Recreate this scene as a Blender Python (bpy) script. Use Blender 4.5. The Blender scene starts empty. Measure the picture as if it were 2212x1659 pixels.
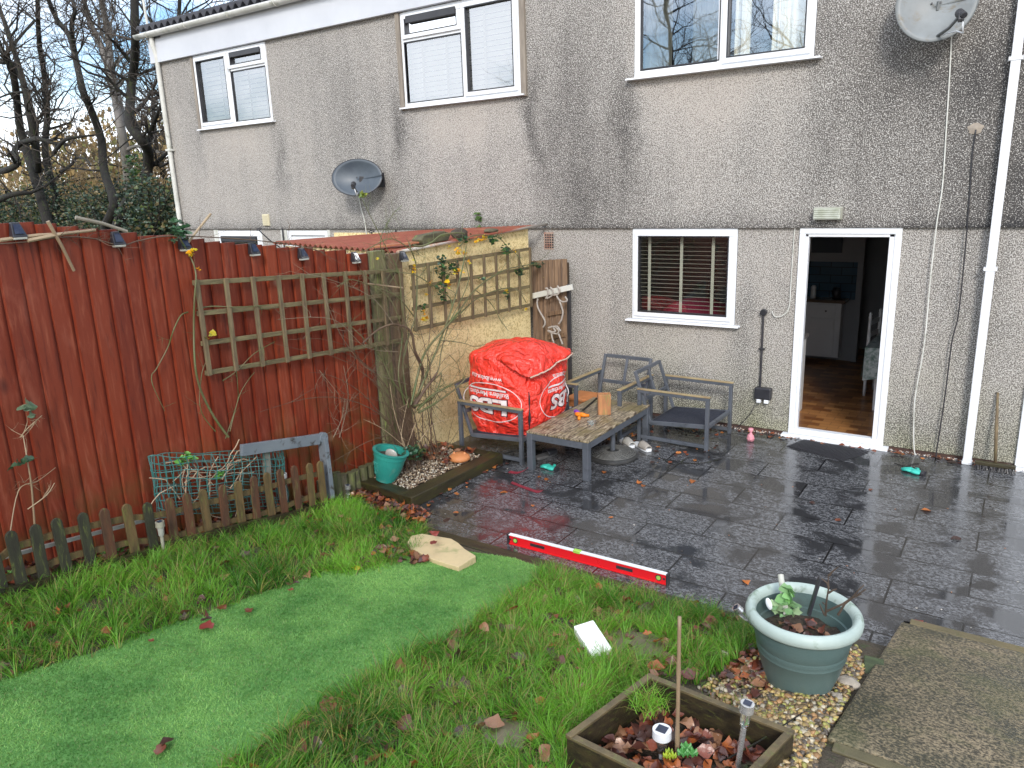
import bpy, bmesh, math, random
import numpy as np
from mathutils import Vector, Matrix, Euler, noise
from math import radians as R, sin, cos, pi
random.seed(7); RNG = np.random.default_rng(7)
SC = bpy.context.scene; COL = SC.collection

# ------------------------------------------------------------------ camera
CAMP = Vector((0.0, -7.556, 2.478)); FPX = 1634.65; PW, PH = 2212.0, 1659.0
_yaw, _pit, _rol = R(-34.4006), R(-14.2819), R(-1.96604)
_f = Vector((sin(_yaw)*cos(_pit), cos(_yaw)*cos(_pit), sin(_pit)))
_r0 = Vector((cos(_yaw), -sin(_yaw), 0)); _u0 = _r0.cross(_f)
_r = _r0*cos(_rol) + _u0*sin(_rol); _u = -_r0*sin(_rol) + _u0*cos(_rol)
cd = bpy.data.cameras.new('camera'); cam = bpy.data.objects.new('camera', cd); COL.objects.link(cam)
cd.sensor_width = 36; cd.lens = FPX/PW*36; cd.clip_end = 400; cd.clip_start = .05
cam.matrix_world = Matrix(((_r.x, _u.x, -_f.x, CAMP.x), (_r.y, _u.y, -_f.y, CAMP.y), (_r.z, _u.z, -_f.z, CAMP.z), (0, 0, 0, 1)))
SC.camera = cam
# ------------------------------------------------------------------ world, sun, exposure
SC.view_settings.view_transform = 'Standard'; SC.view_settings.look = 'None'
SC.view_settings.exposure = 1.10; SC.view_settings.gamma = 1
SUN_EL, SUN_AZ = R(32), R(150)      # azimuth measured from +Y clockwise: behind the camera, high cloud in front of it
W = bpy.data.worlds.new('World'); SC.world = W; W.use_nodes = True
t = W.node_tree; t.nodes.clear()
wo = t.nodes.new('ShaderNodeOutputWorld'); bg = t.nodes.new('ShaderNodeBackground')
sky = t.nodes.new('ShaderNodeTexSky'); sky.sky_type = 'NISHITA'; sky.sun_disc = False
sky.sun_elevation = SUN_EL; sky.sun_rotation = SUN_AZ; sky.air_density = 1.0; sky.ozone_density = 2.0
tc = t.nodes.new('ShaderNodeTexCoord'); mp = t.nodes.new('ShaderNodeMapping'); mp.inputs['Scale'].default_value = (1, 1, 2.2)
n1 = t.nodes.new('ShaderNodeTexNoise'); n1.inputs['Scale'].default_value = 2.2; n1.inputs['Detail'].default_value = 7; n1.inputs['Roughness'].default_value = .58
rp = t.nodes.new('ShaderNodeValToRGB'); rp.color_ramp.elements[0].position = .40; rp.color_ramp.elements[1].position = .60
mx = t.nodes.new('ShaderNodeMix'); mx.data_type = 'RGBA'; mx.inputs[7].default_value = (8.8, 9.2, 9.8, 1)
t.links.new(tc.outputs['Generated'], mp.inputs[0]); t.links.new(mp.outputs[0], n1.inputs['Vector'])
t.links.new(n1.outputs['Fac'], rp.inputs[0]); t.links.new(rp.outputs[0], mx.inputs[0]); hs = t.nodes.new('ShaderNodeHueSaturation'); hs.inputs['Saturation'].default_value = 1.15; hs.inputs['Value'].default_value = .9; t.links.new(sky.outputs[0], hs.inputs['Color']); t.links.new(hs.outputs[0], mx.inputs[6])
t.links.new(mx.outputs[2], bg.inputs[0]); bg.inputs[1].default_value = .12; t.links.new(bg.outputs[0], wo.inputs[0])
sl = bpy.data.lights.new('sun', 'SUN'); sl.energy = 1.2; sl.angle = R(14); sl.color = (1, .96, .9)
so = bpy.data.objects.new('sun', sl); COL.objects.link(so)
sd = Vector((sin(SUN_AZ)*cos(SUN_EL), cos(SUN_AZ)*cos(SUN_EL), sin(SUN_EL)))
so.rotation_euler = sd.to_track_quat('Z', 'Y').to_euler(); so.location = (0, -20, 20)

# ------------------------------------------------------------------ point helpers (photo point -> point on a world plane / on the ground)
def ray(px, py): return _f + _r*((px-PW/2)/FPX) - _u*((py-PH/2)/FPX)
def at(px, py, ax, v):
    d = ray(px, py); return CAMP + d*((v-CAMP[ax])/d[ax])
def ss(x): x = min(1, max(0, x)); return x*x*(3-2*x)
def G(x, y):                       # garden level: flat by the house, rising towards the viewer
    if y > -3.58: lawn = -.03
    else: lawn = .16*(-3.6-y) - .0
    side = .055*ss((-3.3-x)/1.0)*ss((-3.35-y)/.35)
    pth = .2*(-3.07-y) if y < -3.07 else -.03
    k = ss((x+1.25)/.75)
    if x < -.30 and y > -3.6: k *= ss((-3.3-y)/.3)
    z = lawn*(1-k) + (pth-.015)*k + side
    return z + .012*sin(x*5+y*3)*ss((-3.8-y)/.5)*(1 if x < -.5 else 0)
def grd(px, py):
    d = ray(px, py); t0, t1 = 0.5, 60
    tt = .5
    while tt < 60:
        p = CAMP + d*tt
        if p.z < G(p.x, p.y): break
        tt += .04
    a, b = tt-.04, tt
    for _ in range(12):
        m = (a+b)/2; p = CAMP + d*m
        if p.z < G(p.x, p.y): b = m
        else: a = m
    return CAMP + d*b

# ------------------------------------------------------------------ node helpers
class N:
    def __init__(s, name):
        s.m = bpy.data.materials.new(name); s.m.use_nodes = True; s.t = s.m.node_tree; s.t.nodes.clear()
        s.out = s.t.nodes.new('ShaderNodeOutputMaterial')
    def set(s, n, k, v):
        i = n.inputs[k]
        if isinstance(v, bpy.types.NodeSocket): s.t.links.new(v, i)
        elif isinstance(v, (tuple, list)) and len(v) == 3 and i.type == 'RGBA': i.default_value = (*v, 1)
        else: i.default_value = v
    def nd(s, ty, ins=None, **kw):
        n = s.t.nodes.new('ShaderNode'+ty)
        for k, v in kw.items(): setattr(n, k, v)
        for k, v in (ins or {}).items(): s.set(n, k, v)
        return n
    def m_(s, op, a, b=0.0, c=0.0, cl=False):
        n = s.nd('Math', {0: a, 1: b, 2: c}, operation=op); n.use_clamp = cl; return n.outputs[0]
    def mix(s, f, a, b, bl='MIX'):
        n = s.nd('Mix', data_type='RGBA', blend_type=bl); n.clamp_factor = True
        s.set(n, 0, f); s.set(n, 6, a); s.set(n, 7, b); return n.outputs[2]
    def co(s, which='Object'): return s.nd('TexCoord').outputs[which]
    def map(s, v, sc=(1, 1, 1), loc=(0, 0, 0), rot=(0, 0, 0)):
        return s.nd('Mapping', {'Vector': v, 'Scale': sc, 'Location': loc, 'Rotation': rot}).outputs[0]
    def noi(s, v, sc, de=4, ro=.55, di=0., out='Fac'):
        return s.nd('TexNoise', {'Vector': v, 'Scale': sc, 'Detail': de, 'Roughness': ro, 'Distortion': di}).outputs[out]
    def vor(s, v, sc, out='Distance', feat='F1', rnd=1.): return s.nd('TexVoronoi', {'Vector': v, 'Scale': sc, 'Randomness': rnd}, feature=feat).outputs[out]
    def rmp(s, f, *st):
        n = s.nd('ValToRGB', {0: f}); e = n.color_ramp.elements
        while len(e) < len(st): e.new(.5)
        for i, (p, c) in enumerate(st):
            e[i].position = p; e[i].color = (*c, 1) if isinstance(c, (tuple, list)) else (c, c, c, 1)
        return n.outputs[0]
    def bump(s, h, st=.3, d=.01, nrm=None):
        n = s.nd('Bump', {'Height': h, 'Strength': st, 'Distance': d})
        if nrm: s.set(n, 'Normal', nrm)
        return n.outputs[0]
    def fin(s, col, rough=.6, nrm=None, metal=0., spec=.5, trans=None, alpha=None, coat=None):
        p = s.nd('BsdfPrincipled', {'Base Color': col, 'Roughness': rough, 'Metallic': metal, 'Specular IOR Level': spec})
        if nrm: s.set(p, 'Normal', nrm)
        if coat is not None: s.set(p, 'Coat Weight', coat); s.set(p, 'Coat Roughness', .15)
        if trans is not None: s.set(p, 'Transmission Weight', trans)
        if alpha is not None: s.set(p, 'Alpha', alpha)
        s.t.links.new(p.outputs[0], s.out.inputs[0]); return s.m
    def rnd(s): return s.nd('ObjectInfo').outputs['Random']
def GM(name, c1, c2, sc=6, st=(1, 1, 1), rough=.6, bump=.3, bsc=50, bd=.004, c3=None, metal=0., spec=.5, speck=None, s3=1.7, coat=None):
    n = N(name); v = n.map(n.co(), st)
    off = n.nd('VectorMath', {0: v, 1: n.nd('CombineXYZ', {0: n.m_('MULTIPLY', n.rnd(), 13.), 1: n.m_('MULTIPLY', n.rnd(), 7.)}).outputs[0]}, operation='ADD').outputs[0]
    c = n.mix(n.rmp(n.noi(off, sc, 5, .6), (.35, 0), (.65, 1)), c1, c2)
    if c3: c = n.mix(n.rmp(n.noi(off, sc*s3, 6, .65, .4), (.55, 0), (.68, 1)), c, c3)
    if speck: c = n.mix(n.rmp(n.noi(off, bsc*2, 2), (.62, 0), (.68, 1)), c, speck)
    rr = n.m_('ADD', n.m_('MULTIPLY', n.noi(off, sc*2, 3), .25), rough-.12)
    return n.fin(c, rr, n.bump(n.noi(off, bsc, 4, .6), bump, bd), metal, spec, coat=coat)

# ------------------------------------------------------------------ object helpers
def tag(o, label=None, cat=None, group=None, kind=None):
    if label: o['label'] = label
    if cat: o['category'] = cat
    if group: o['group'] = group
    if kind: o['kind'] = kind
    return o
def empty(name, loc=(0, 0, 0), rz=0, rot=None, label=None, cat=None, group=None):
    o = bpy.data.objects.new(name, None); COL.objects.link(o); o.location = loc; o.empty_display_size = .1
    o.rotation_euler = rot if rot else (0, 0, rz)
    return tag(o, label, cat, group)
def wloc(p):
    v = Vector((0, 0, 0))
    while p: v += p.location; p = p.parent
    return v
class MB:
    def __init__(s): s.v = []; s.f = []
    def add(s, v, f):
        b = len(s.v); s.v += [tuple(p) for p in v]; s.f += [tuple(i+b for i in q) for q in f]; return s
    def box(s, x0, x1, y0, y1, z0, z1):
        return s.add([(x0, y0, z0), (x1, y0, z0), (x1, y1, z0), (x0, y1, z0), (x0, y0, z1), (x1, y0, z1), (x1, y1, z1), (x0, y1, z1)],
                     [(3, 2, 1, 0), (4, 5, 6, 7), (0, 1, 5, 4), (1, 2, 6, 5), (2, 3, 7, 6), (3, 0, 4, 7)])
    def obox(s, c, sz, rot=(0, 0, 0)):
        m = Euler(rot).to_matrix(); c = Vector(c); h = Vector(sz)/2
        k = [(-1, -1, -1), (1, -1, -1), (1, 1, -1), (-1, 1, -1), (-1, -1, 1), (1, -1, 1), (1, 1, 1), (-1, 1, 1)]
        return s.add([c + m @ Vector((a*h.x, b*h.y, d*h.z)) for a, b, d in k], [(3, 2, 1, 0), (4, 5, 6, 7), (0, 1, 5, 4), (1, 2, 6, 5), (2, 3, 7, 6), (3, 0, 4, 7)])
    def bar(s, a, b, w, h, up=(0, 0, 1)):
        a, b, up = Vector(a), Vector(b), Vector(up); d = (b-a).normalized(); x = d.cross(up).normalized()*w/2; y = x.cross(d).normalized()*h/2
        return s.add([a-x-y, a+x-y, a+x+y, a-x+y, b-x-y, b+x-y, b+x+y, b-x+y], [(0, 1, 2, 3), (7, 6, 5, 4), (4, 5, 1, 0), (5, 6, 2, 1), (6, 7, 3, 2), (7, 4, 0, 3)])
    def tube(s, pts, r, n=8, cap=True):
        pts = [Vector(p) for p in pts]; m = len(pts)
        if not isinstance(r, (list, tuple)): r = [r]*m
        vs = []; fs = []; px = None
        for i, p in enumerate(pts):
            d = (pts[min(i+1, m-1)]-pts[max(i-1, 0)])
            if d.length < 1e-9: d = Vector((0, 0, 1))
            d.normalize()
            if px is None: px = d.orthogonal().normalized()
            else:
                px = px - d*px.dot(d); px = px.normalized() if px.length > 1e-6 else d.orthogonal().normalized()
            py = d.cross(px)
            for k in range(n):
                a = 2*pi*k/n; vs.append(p + (px*cos(a)+py*sin(a))*r[i])
        for i in range(m-1):
            for k in range(n): fs.append((i*n+k, i*n+(k+1) % n, (i+1)*n+(k+1) % n, (i+1)*n+k))
        if cap and n > 3: fs.append(tuple(range(n-1, -1, -1))); fs.append(tuple((m-1)*n+k for k in range(n)))
        return s.add(vs, fs)
    def lathe(s, prof, n=40, c=(0, 0, 0), fn=None):
        vs = []; fs = []; m = len(prof)
        for (r, z) in prof:
            for k in range(n):
                a = 2*pi*k/n; rr = r*(fn(a, z) if fn else 1); vs.append((c[0]+rr*cos(a), c[1]+rr*sin(a), c[2]+z))
        for i in range(m-1):
            for k in range(n): fs.append((i*n+k, i*n+(k+1) % n, (i+1)*n+(k+1) % n, (i+1)*n+k))
        return s.add(vs, fs)
    def prism(s, poly, ax, a0, a1):       # poly in the two other axes
        def mk(p, a):
            return {0: (a, p[0], p[1]), 1: (p[0], a, p[1]), 2: (p[0], p[1], a)}[ax]
        n = len(poly); f = [tuple(range(n)), tuple(range(2*n-1, n-1, -1))] + [(i, i+n, (i+1) % n+n, (i+1) % n) for i in range(n)]
        return s.add([mk(p, a0) for p in poly]+[mk(p, a1) for p in poly], f)
    def grid(s, fn, nu, nv):
        vs = [fn(i/nu, j/nv) for j in range(nv+1) for i in range(nu+1)]
        return s.add(vs, [(j*(nu+1)+i, j*(nu+1)+i+1, (j+1)*(nu+1)+i+1, (j+1)*(nu+1)+i) for j in range(nv) for i in range(nu)])
    def sph(s, c, r, nu=14, nv=9, rot=None):
        c = Vector(c); r = r if isinstance(r, (tuple, list)) else (r, r, r); M = Euler(rot).to_matrix() if rot else Matrix.Identity(3)
        return s.grid(lambda u, v: c + M @ Vector((r[0]*sin(pi*v)*cos(2*pi*u), r[1]*sin(pi*v)*sin(2*pi*u), r[2]*cos(pi*v))), nu, nv)
    def build(s, name, mat, parent=None, world=True, smooth=False, bevel=0, origin=None, seg=2, label=None, recalc=True):
        v = np.array(s.v, float)
        if parent is None:
            if origin is None: origin = ((v[:, 0].min()+v[:, 0].max())/2, (v[:, 1].min()+v[:, 1].max())/2, v[:, 2].min())
            off = Vector(origin)
        else: off = wloc(parent) if world else Vector((0, 0, 0))
        v = v - np.array(off)
        me = bpy.data.meshes.new(name); me.from_pydata([tuple(p) for p in v], [], s.f)
        if recalc:
            bm = bmesh.new(); bm.from_mesh(me); bmesh.ops.recalc_face_normals(bm, faces=bm.faces); bm.to_mesh(me); bm.free()
        o = bpy.data.objects.new(name, me); COL.objects.link(o); me.materials.append(mat)
        if parent is None: o.location = off
        else: o.parent = parent
        if smooth: me.polygons.foreach_set('use_smooth', [True]*len(me.polygons))
        if smooth == 'a':
            md = o.modifiers.new('n', 'EDGE_SPLIT'); md.split_angle = R(35)
        if bevel:
            b = o.modifiers.new('bevel', 'BEVEL'); b.width = bevel; b.segments = seg; b.limit_method = 'ANGLE'; b.angle_limit = R(40)
        if label: o['label'] = label
        return o
def npmesh(name, V, F, mat, cols=None, smooth=False, parent=None):
    me = bpy.data.meshes.new(name); V = np.asarray(V, np.float32); F = np.asarray(F, np.int32); k = F.shape[1]
    me.vertices.add(len(V)); me.vertices.foreach_set('co', V.ravel()); me.loops.add(F.size); me.loops.foreach_set('vertex_index', F.ravel())
    me.polygons.add(len(F)); me.polygons.foreach_set('loop_start', np.arange(0, F.size, k, dtype=np.int32))
    me.update(calc_edges=True)
    if cols is not None:
        a = me.color_attributes.new('tint', 'FLOAT_COLOR', 'POINT'); c = np.ones((len(V), 4), np.float32); c[:, :3] = cols; a.data.foreach_set('color', c.ravel())
    if smooth: me.polygons.foreach_set('use_smooth', np.ones(len(F), bool))
    me.materials.append(mat); o = bpy.data.objects.new(name, me); COL.objects.link(o)
    if parent: o.parent = parent
    return o
def tintmat(name, rough=.5, spec=.4, transl=.0, bump=None):
    n = N(name); c = n.nd('Attribute', attribute_name='tint').outputs['Color']
    p = n.nd('BsdfPrincipled', {'Base Color': c, 'Roughness': rough, 'Specular IOR Level': spec})
    if bump: n.set(p, 'Normal', n.bump(n.noi(n.co(), bump, 3), .5, .003))
    if transl:
        tr = n.nd('BsdfTranslucent', {'Color': c}); m = n.nd('MixShader', {0: transl, 1: p.outputs[0], 2: tr.outputs[0]}); n.t.links.new(m.outputs[0], n.out.inputs[0])
    else: n.t.links.new(p.outputs[0], n.out.inputs[0])
    return n.m
def copy_tree(o, parent=None):
    c = o.copy(); COL.objects.link(c); c.parent = parent
    for ch in [q for q in o.children]: copy_tree(ch, c)
    return c
def clipped(o):
    return o

# ------------------------------------------------------------------ materials
white = GM('white_plastic', (.78, .80, .82), (.72, .74, .77), 1.5, rough=.3, bump=.02)
whitetrim = GM('white_trim', (.58, .60, .64), (.52, .54, .58), 1.2, rough=.45, bump=.04)
offwhite = GM('aged_white', (.66, .66, .62), (.55, .55, .50), 4, rough=.45, bump=.1, c3=(.35, .36, .30))
mdark = GM('dark_plastic', (.02, .02, .025), (.035, .035, .04), 6, rough=.35, bump=.1)
charcoal = GM('charcoal_frame', (.075, .085, .10), (.10, .11, .13), 5, rough=.45, bump=.08, c3=(.05, .055, .065))
steel = GM('brushed_steel', (.60, .60, .59), (.75, .75, .74), 8, st=(1, 1, 10), rough=.28, bump=.05, metal=.75)
wood_old = GM('weathered_wood', (.21, .155, .085), (.10, .07, .04), 5, st=(9, 9, 1), rough=.7, bump=.5, bsc=18, c3=(.17, .165, .07))
wood_old_h = GM('weathered_wood_rail', (.20, .16, .08), (.10, .075, .038), 5, st=(9, 1, 9), rough=.7, bump=.5, bsc=18, c3=(.17, .165, .07))
wood_wet = GM('wet_mossy_timber', (.020, .017, .009), (.045, .036, .014), 4, st=(1, 5, 5), rough=.42, bump=.6, bsc=22, c3=(.05, .062, .010))
wood_wet_y = GM('wet_mossy_timber_long', (.020, .017, .009), (.045, .036, .014), 4, st=(5, 1, 5), rough=.42, bump=.6, bsc=22, c3=(.055, .062, .010))
bamboo = GM('bamboo', (.42, .32, .20), (.22, .15, .09), 3, st=(1, 1, .4), rough=.5, bump=.1)
terra = GM('terracotta', (.60, .24, .09), (.48, .18, .06), 5, rough=.6, bump=.2, c3=(.4, .2, .1))
soil = GM('soil', (.035, .025, .018), (.07, .05, .035), 12, rough=.8, bump=1., bsc=35, bd=.03, c3=(.05, .06, .02))
bark_dark = GM('dark_bark', (.009, .008, .007), (.020, .017, .013), 5, st=(2, 2, .6), rough=.85, bump=.8, bsc=20, bd=.03, c3=(.035, .05, .012))
bark_grey = GM('grey_bark', (.16, .15, .135), (.24, .22, .20), 3, st=(2, 2, .6), rough=.8, bump=.4, bsc=15, bd=.02, c3=(.12, .13, .07))
twigm = GM('twig_brown', (.035, .028, .024), (.085, .068, .052), 9, rough=.7, bump=.3)
stemg = GM('green_stem', (.085, .115, .035), (.15, .13, .065), 5, rough=.5, bump=.2)
stembr = GM('brown_stem', (.08, .045, .03), (.15, .10, .06), 7, rough=.6, bump=.3)
leafm = tintmat('leaf_surface', .38, .5, .22)
litter = tintmat('wet_fallen_leaf', .3, .55, .1, bump=90)
grassm = tintmat('grass_blade', .42, .35, .3)
pebm = tintmat('gravel_pebble', .4, .5, 0, bump=60)

def pebbledash(name, upper):
    n = N(name); co = n.co(); x, y, z = [n.nd('SeparateXYZ', {0: co}).outputs[i] for i in range(3)]
    wob = n.noi(n.map(co, (1, 1, .6)), 1.6, 5, .6)
    xw = n.m_('ADD', x, n.m_('MULTIPLY', n.m_('SUBTRACT', n.noi(co, 2.3, 4), .5), .5))
    zw = n.m_('ADD', z, n.m_('MULTIPLY', n.m_('SUBTRACT', n.noi(n.map(co, (1, 1, 1), (5, 0, 3)), 1.9, 4), .5), .5))
    def blob(x0, z0, sx, sz, amp):
        a = n.m_('POWER', n.m_('ABSOLUTE', n.m_('DIVIDE', n.m_('SUBTRACT', xw, x0), sx)), 2.)
        b = n.m_('POWER', n.m_('ABSOLUTE', n.m_('DIVIDE', n.m_('SUBTRACT', zw, z0), sz)), 2.)
        return n.m_('MULTIPLY', n.m_('EXPONENT', n.m_('MULTIPLY', n.m_('ADD', a, b), -1.)), amp)
    def total(bl, base):
        tt = base
        for q in bl: tt = n.m_('ADD', tt, blob(*q))
        return tt
    grain = n.noi(co, 112, 1.4, .5, .5)
    stk = n.noi(n.map(co, (1, 1, .12)), 3.2, 4, .6); big = n.m_('ADD', n.m_('MULTIPLY', n.m_('SUBTRACT', wob, .5), .38), n.m_('MULTIPLY', n.m_('SUBTRACT', stk, .5), .42))
    if upper:
        bl = [(-3.62, 3.15, .16, .6, .32), (-4.2, 3.1, .45, 1.1, .30), (-4.75, 3.2, .13, .55, .40), (-6.72, 3.25, .13, .5, .33), (-9.0, 3.1, .14, .6, .25), (-1.45, 3.3, .5, 1.0, .24), (-.8, 3.25, .55, .45, .24), (-.2, 3.0, .5, 1.7, .26),
              (-7.6, 3.3, .9, .9, .12), (-7.2, 2.45, .5, .35, .16), (-3.9, 2.4, .9, .3, .15), (-.6, 2.4, 1.2, .35, .12), (-10.85, 3.4, .1, .7, .15),
              (-2.6, 3.35, .8, .33, -.38), (-5.75, 3.3, .8, .3, -.36), (-9.9, 3.35, .8, .35, -.22), (-2.7, 2.6, .9, .5, -.05), (-10.5, 2.6, 2.2, .8, -.12), (1.2, 3.0, 1.2, 1.5, .3)]
        d = total([(a, b, c, e, q*1.25 if q > 0 else q*.9) for a, b, c, e, q in bl], n.m_('ADD', big, .30))
        low = n.m_('MULTIPLY', n.m_('EXPONENT', n.m_('MULTIPLY', n.m_('SUBTRACT', z, 2.06), -11.)), .40)
        d = n.m_('ADD', d, n.m_('MULTIPLY', low, n.m_('ADD', n.noi(co, 2.4, 3), .45)))
    else:
        bl = [(-3.7, 1.2, .1, .6, .16), (-2.3, 1.1, .14, .5, .22), (-2.0, 1.7, .12, .4, .18), (-.3, 1.4, .3, .9, .24), (-.5, .2, .8, .25, .2), (-4.3, 1.0, .35, .9, .13), (-3.0, .25, 1.2, .3, .22), (-2.9, .95, .6, .3, -.12), (-3.0, 1.7, 3., .3, -.04)]
        d = total(bl, n.m_('ADD', big, .24))
    d = n.m_('MAXIMUM', n.m_('MINIMUM', d, 1.), 0.)
    thr = n.m_('ADD', n.m_('MULTIPLY', d, .20), .375)
    k = n.m_('MULTIPLY', n.m_('SUBTRACT', grain, thr), 7., cl=True)
    stone = n.mix(n.rmp(n.noi(co, 80, 1), (.35, 0), (.7, 1)), (.44, .42, .39), (.62, .60, .565))
    clean = n.mix(n.noi(co, .9, 3), (.46, .415, .375), (.48, .445, .40))
    stone = n.mix(n.m_('MULTIPLY', n.m_('SUBTRACT', .42, d), 2.2, cl=True), stone, clean)
    gap = n.mix(d, (.19, .17, .15), (.034, .033, .034))
    if not upper:
        gr = n.m_('MULTIPLY', n.m_('MULTIPLY', n.m_('EXPONENT', n.m_('MULTIPLY', z, -2.6)), n.rmp(n.noi(co, 1.7, 4), (.35, .25), (.65, 1))), 1., cl=True)
        stone = n.mix(n.m_('MULTIPLY', gr, .7), stone, (.36, .37, .13)); gap = n.mix(gr, gap, (.035, .045, .014))
    c = n.mix(k, gap, stone)
    return n.fin(c, .75, n.bump(n.m_('ADD', grain, n.m_('MULTIPLY', n.vor(co, 45), .4)), .55, .012), spec=.3)
mat_upper = pebbledash('pebbledash_upper', True); mat_lower = pebbledash('pebbledash_lower', False)

def patio_mat():
    n = N('wet_slate_paving'); co = n.co()
    bt = n.nd('TexBrick', {'Vector': n.map(co, (1, 1, 1), (.075+.0, .205, 0)), 'Color1': (0, 0, 0), 'Color2': (1, 1, 1), 'Mortar': (0, 0, 0), 'Scale': 1., 'Mortar Size': .0065, 'Mortar Smooth': .1, 'Bias': 0., 'Brick Width': .84, 'Row Height': .345}, offset=.5, squash=1.)
    mort = bt.outputs['Fac']; tone = bt.outputs['Color']
    v = n.nd('VectorMath', {0: co, 1: n.nd('VectorMath', {0: tone, 1: (3, 5, 0)}, operation='MULTIPLY').outputs[0]}, operation='ADD').outputs[0]
    fl = n.noi(n.map(v, (1, 1.5, 1)), 36, 4, .72, 1.2); pat = n.noi(n.nd('VectorMath', {0: co, 1: n.nd('VectorMath', {0: tone, 1: (.22, .3, 0)}, operation='MULTIPLY').outputs[0]}, operation='ADD').outputs[0], 2.6, 6, .6, .4)
    wet = n.rmp(pat, (.42, 1), (.50, 0))                    # 1 where standing water fills the riven surface
    base = n.mix(tone, (.038, .039, .042), (.046, .047, .051))
    lt = n.m_('MULTIPLY', n.rmp(fl, (.49, 0), (.55, 1)), n.m_('SUBTRACT', 1., n.m_('MULTIPLY', wet, .93)))
    c = n.mix(n.m_('MULTIPLY', lt, .8), base, (.19, .195, .205))
    c = n.mix(n.m_('MULTIPLY', wet, .5), c, (.028, .028, .029))
    c = n.mix(mort, c, (.006, .006, .007))
    ro = n.m_('ADD', n.m_('MULTIPLY', n.m_('SUBTRACT', 1., wet), .13), .06); ro = n.m_('ADD', ro, n.m_('MULTIPLY', lt, .08))
    h = n.m_('ADD', n.m_('MULTIPLY', fl, n.m_('SUBTRACT', 1.05, wet)), n.m_('MULTIPLY', mort, -1.5))
    return n.fin(c, ro, n.bump(h, .16, .005), spec=.9)
m_patio = patio_mat()
def conc_mat():
    n = N('aggregate_concrete'); co = n.co(); g = n.noi(co, 72, 3, .62, .4); b = n.noi(co, 2.2, 5, .6)
    c = n.mix(n.rmp(g, (.40, 0), (.60, 1)), (.045, .038, .024), (.30, .235, .145))
    c = n.mix(n.rmp(b, (.35, 0), (.6, 1)), c, n.mix(n.rmp(g, (.5, 0), (.6, 1)), (.035, .035, .02), (.17, .14, .075)))
    c = n.mix(n.m_('MULTIPLY', n.rmp(n.noi(co, 4, 5), (.5, 0), (.65, 1)), .4), c, (.07, .08, .025))
    return n.fin(c, n.rmp(b, (.3, .6), (.7, .35)), n.bump(g, .7, .006), spec=.5)
m_conc = conc_mat()
def redfence_mat():
    n = N('red_stained_boards'); co = n.co(); v = n.map(co, (1, 1, .10)); g = n.noi(v, 34, 5, .6, .3)
    b = n.noi(n.map(co, (1, 1, .35)), 2.3, 4, .55)
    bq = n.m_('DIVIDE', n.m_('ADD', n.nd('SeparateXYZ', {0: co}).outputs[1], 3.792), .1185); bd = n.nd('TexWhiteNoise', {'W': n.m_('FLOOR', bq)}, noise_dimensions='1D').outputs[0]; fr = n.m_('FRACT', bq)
    c = n.mix(n.m_('ADD', n.m_('MULTIPLY', bd, .55), n.m_('MULTIPLY', b, .45)), (.125, .017, .009), (.31, .056, .021))
    c = n.mix(n.rmp(g, (.54, 0), (.72, .75)), c, (.34, .095, .05))
    c = n.mix(n.rmp(g, (.30, .75), (.45, 0)), c, (.075, .012, .007)); c = n.mix(n.rmp(n.noi(n.map(co, (1, 1, .3)), 7, 5, .65, .8), (.55, 0), (.72, .55)), c, (.34, .10, .06)); c = n.mix(n.rmp(fr, (.80, 0), (.97, .75)), c, (.035, .006, .005))  # last mix: step shade at each board's edge, put into the colour
    kn = n.vor(n.map(co, (1, 1, .5)), 3.3); c = n.mix(n.rmp(kn, (.045, .85), (.11, 0)), c, (.07, .014, .01)); k2 = n.vor(n.map(co, (1, 1, .9), (3, 3, 3)), 2.1); c = n.mix(n.rmp(k2, (.05, .8), (.09, 0)), c, (.30, .15, .10))
    z = n.nd('SeparateXYZ', {0: co}).outputs[2]
    moss = n.m_('MULTIPLY', n.rmp(z, (.25, 1), (1.0, 0)), n.rmp(n.noi(co, 5, 4), (.45, 0), (.6, 1)))
    c = n.mix(n.m_('MULTIPLY', moss, .75), c, (.10, .075, .022))
    return n.fin(c, .45, n.bump(n.m_('ADD', g, n.m_('MULTIPLY', kn, .4)), .35, .005), spec=.45)
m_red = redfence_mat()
def render_yellow():
    n = N('yellow_render'); co = n.co(); g = n.noi(co, 30, 4, .62, 1.4)
    c = n.mix(n.rmp(g, (.38, 0), (.52, 1)), (.52, .38, .16), (.86, .70, .37)); c = n.mix(n.rmp(n.noi(co, 2, 4), (.45, 0), (.8, .35)), c, (.60, .48, .28))
    return n.fin(c, .8, n.bump(g, .8, .012))
m_yel = render_yellow()
def tarp_mat():
    n = N('red_woven_plastic'); co = n.co(); cr = n.noi(co, 6, 4, .5, .35); cr2 = n.m_('ABSOLUTE', n.m_('SUBTRACT', cr, .5))
    wv = n.nd('TexWave', {'Vector': co, 'Scale': 110., 'Distortion': 0.}, wave_type='BANDS', bands_direction='Z').outputs['Fac']
    c = n.mix(n.noi(co, 3, 4), (.86, .050, .028), (.76, .035, .022)); c = n.mix(n.rmp(cr2, (0, .35), (.03, 0)), c, (.85, .14, .12))
    h = n.m_('ADD', n.m_('MULTIPLY', n.rmp(cr2, (0, 0), (.16, 1)), 1.3), n.m_('ADD', n.m_('MULTIPLY', n.noi(co, 16, 4, .5, 1.), .16), n.m_('MULTIPLY', wv, .02)))
    return n.fin(c, .29, n.bump(h, .55, .05), spec=.55)
m_tarp = tarp_mat()
glassm = N('window_glass')
_g = glassm; gl = _g.nd('BsdfGlossy', {'Color': (.95, .97, 1), 'Roughness': .012}); tr = _g.nd('BsdfTransparent', {'Color': (.97, .98, .98)})
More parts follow.
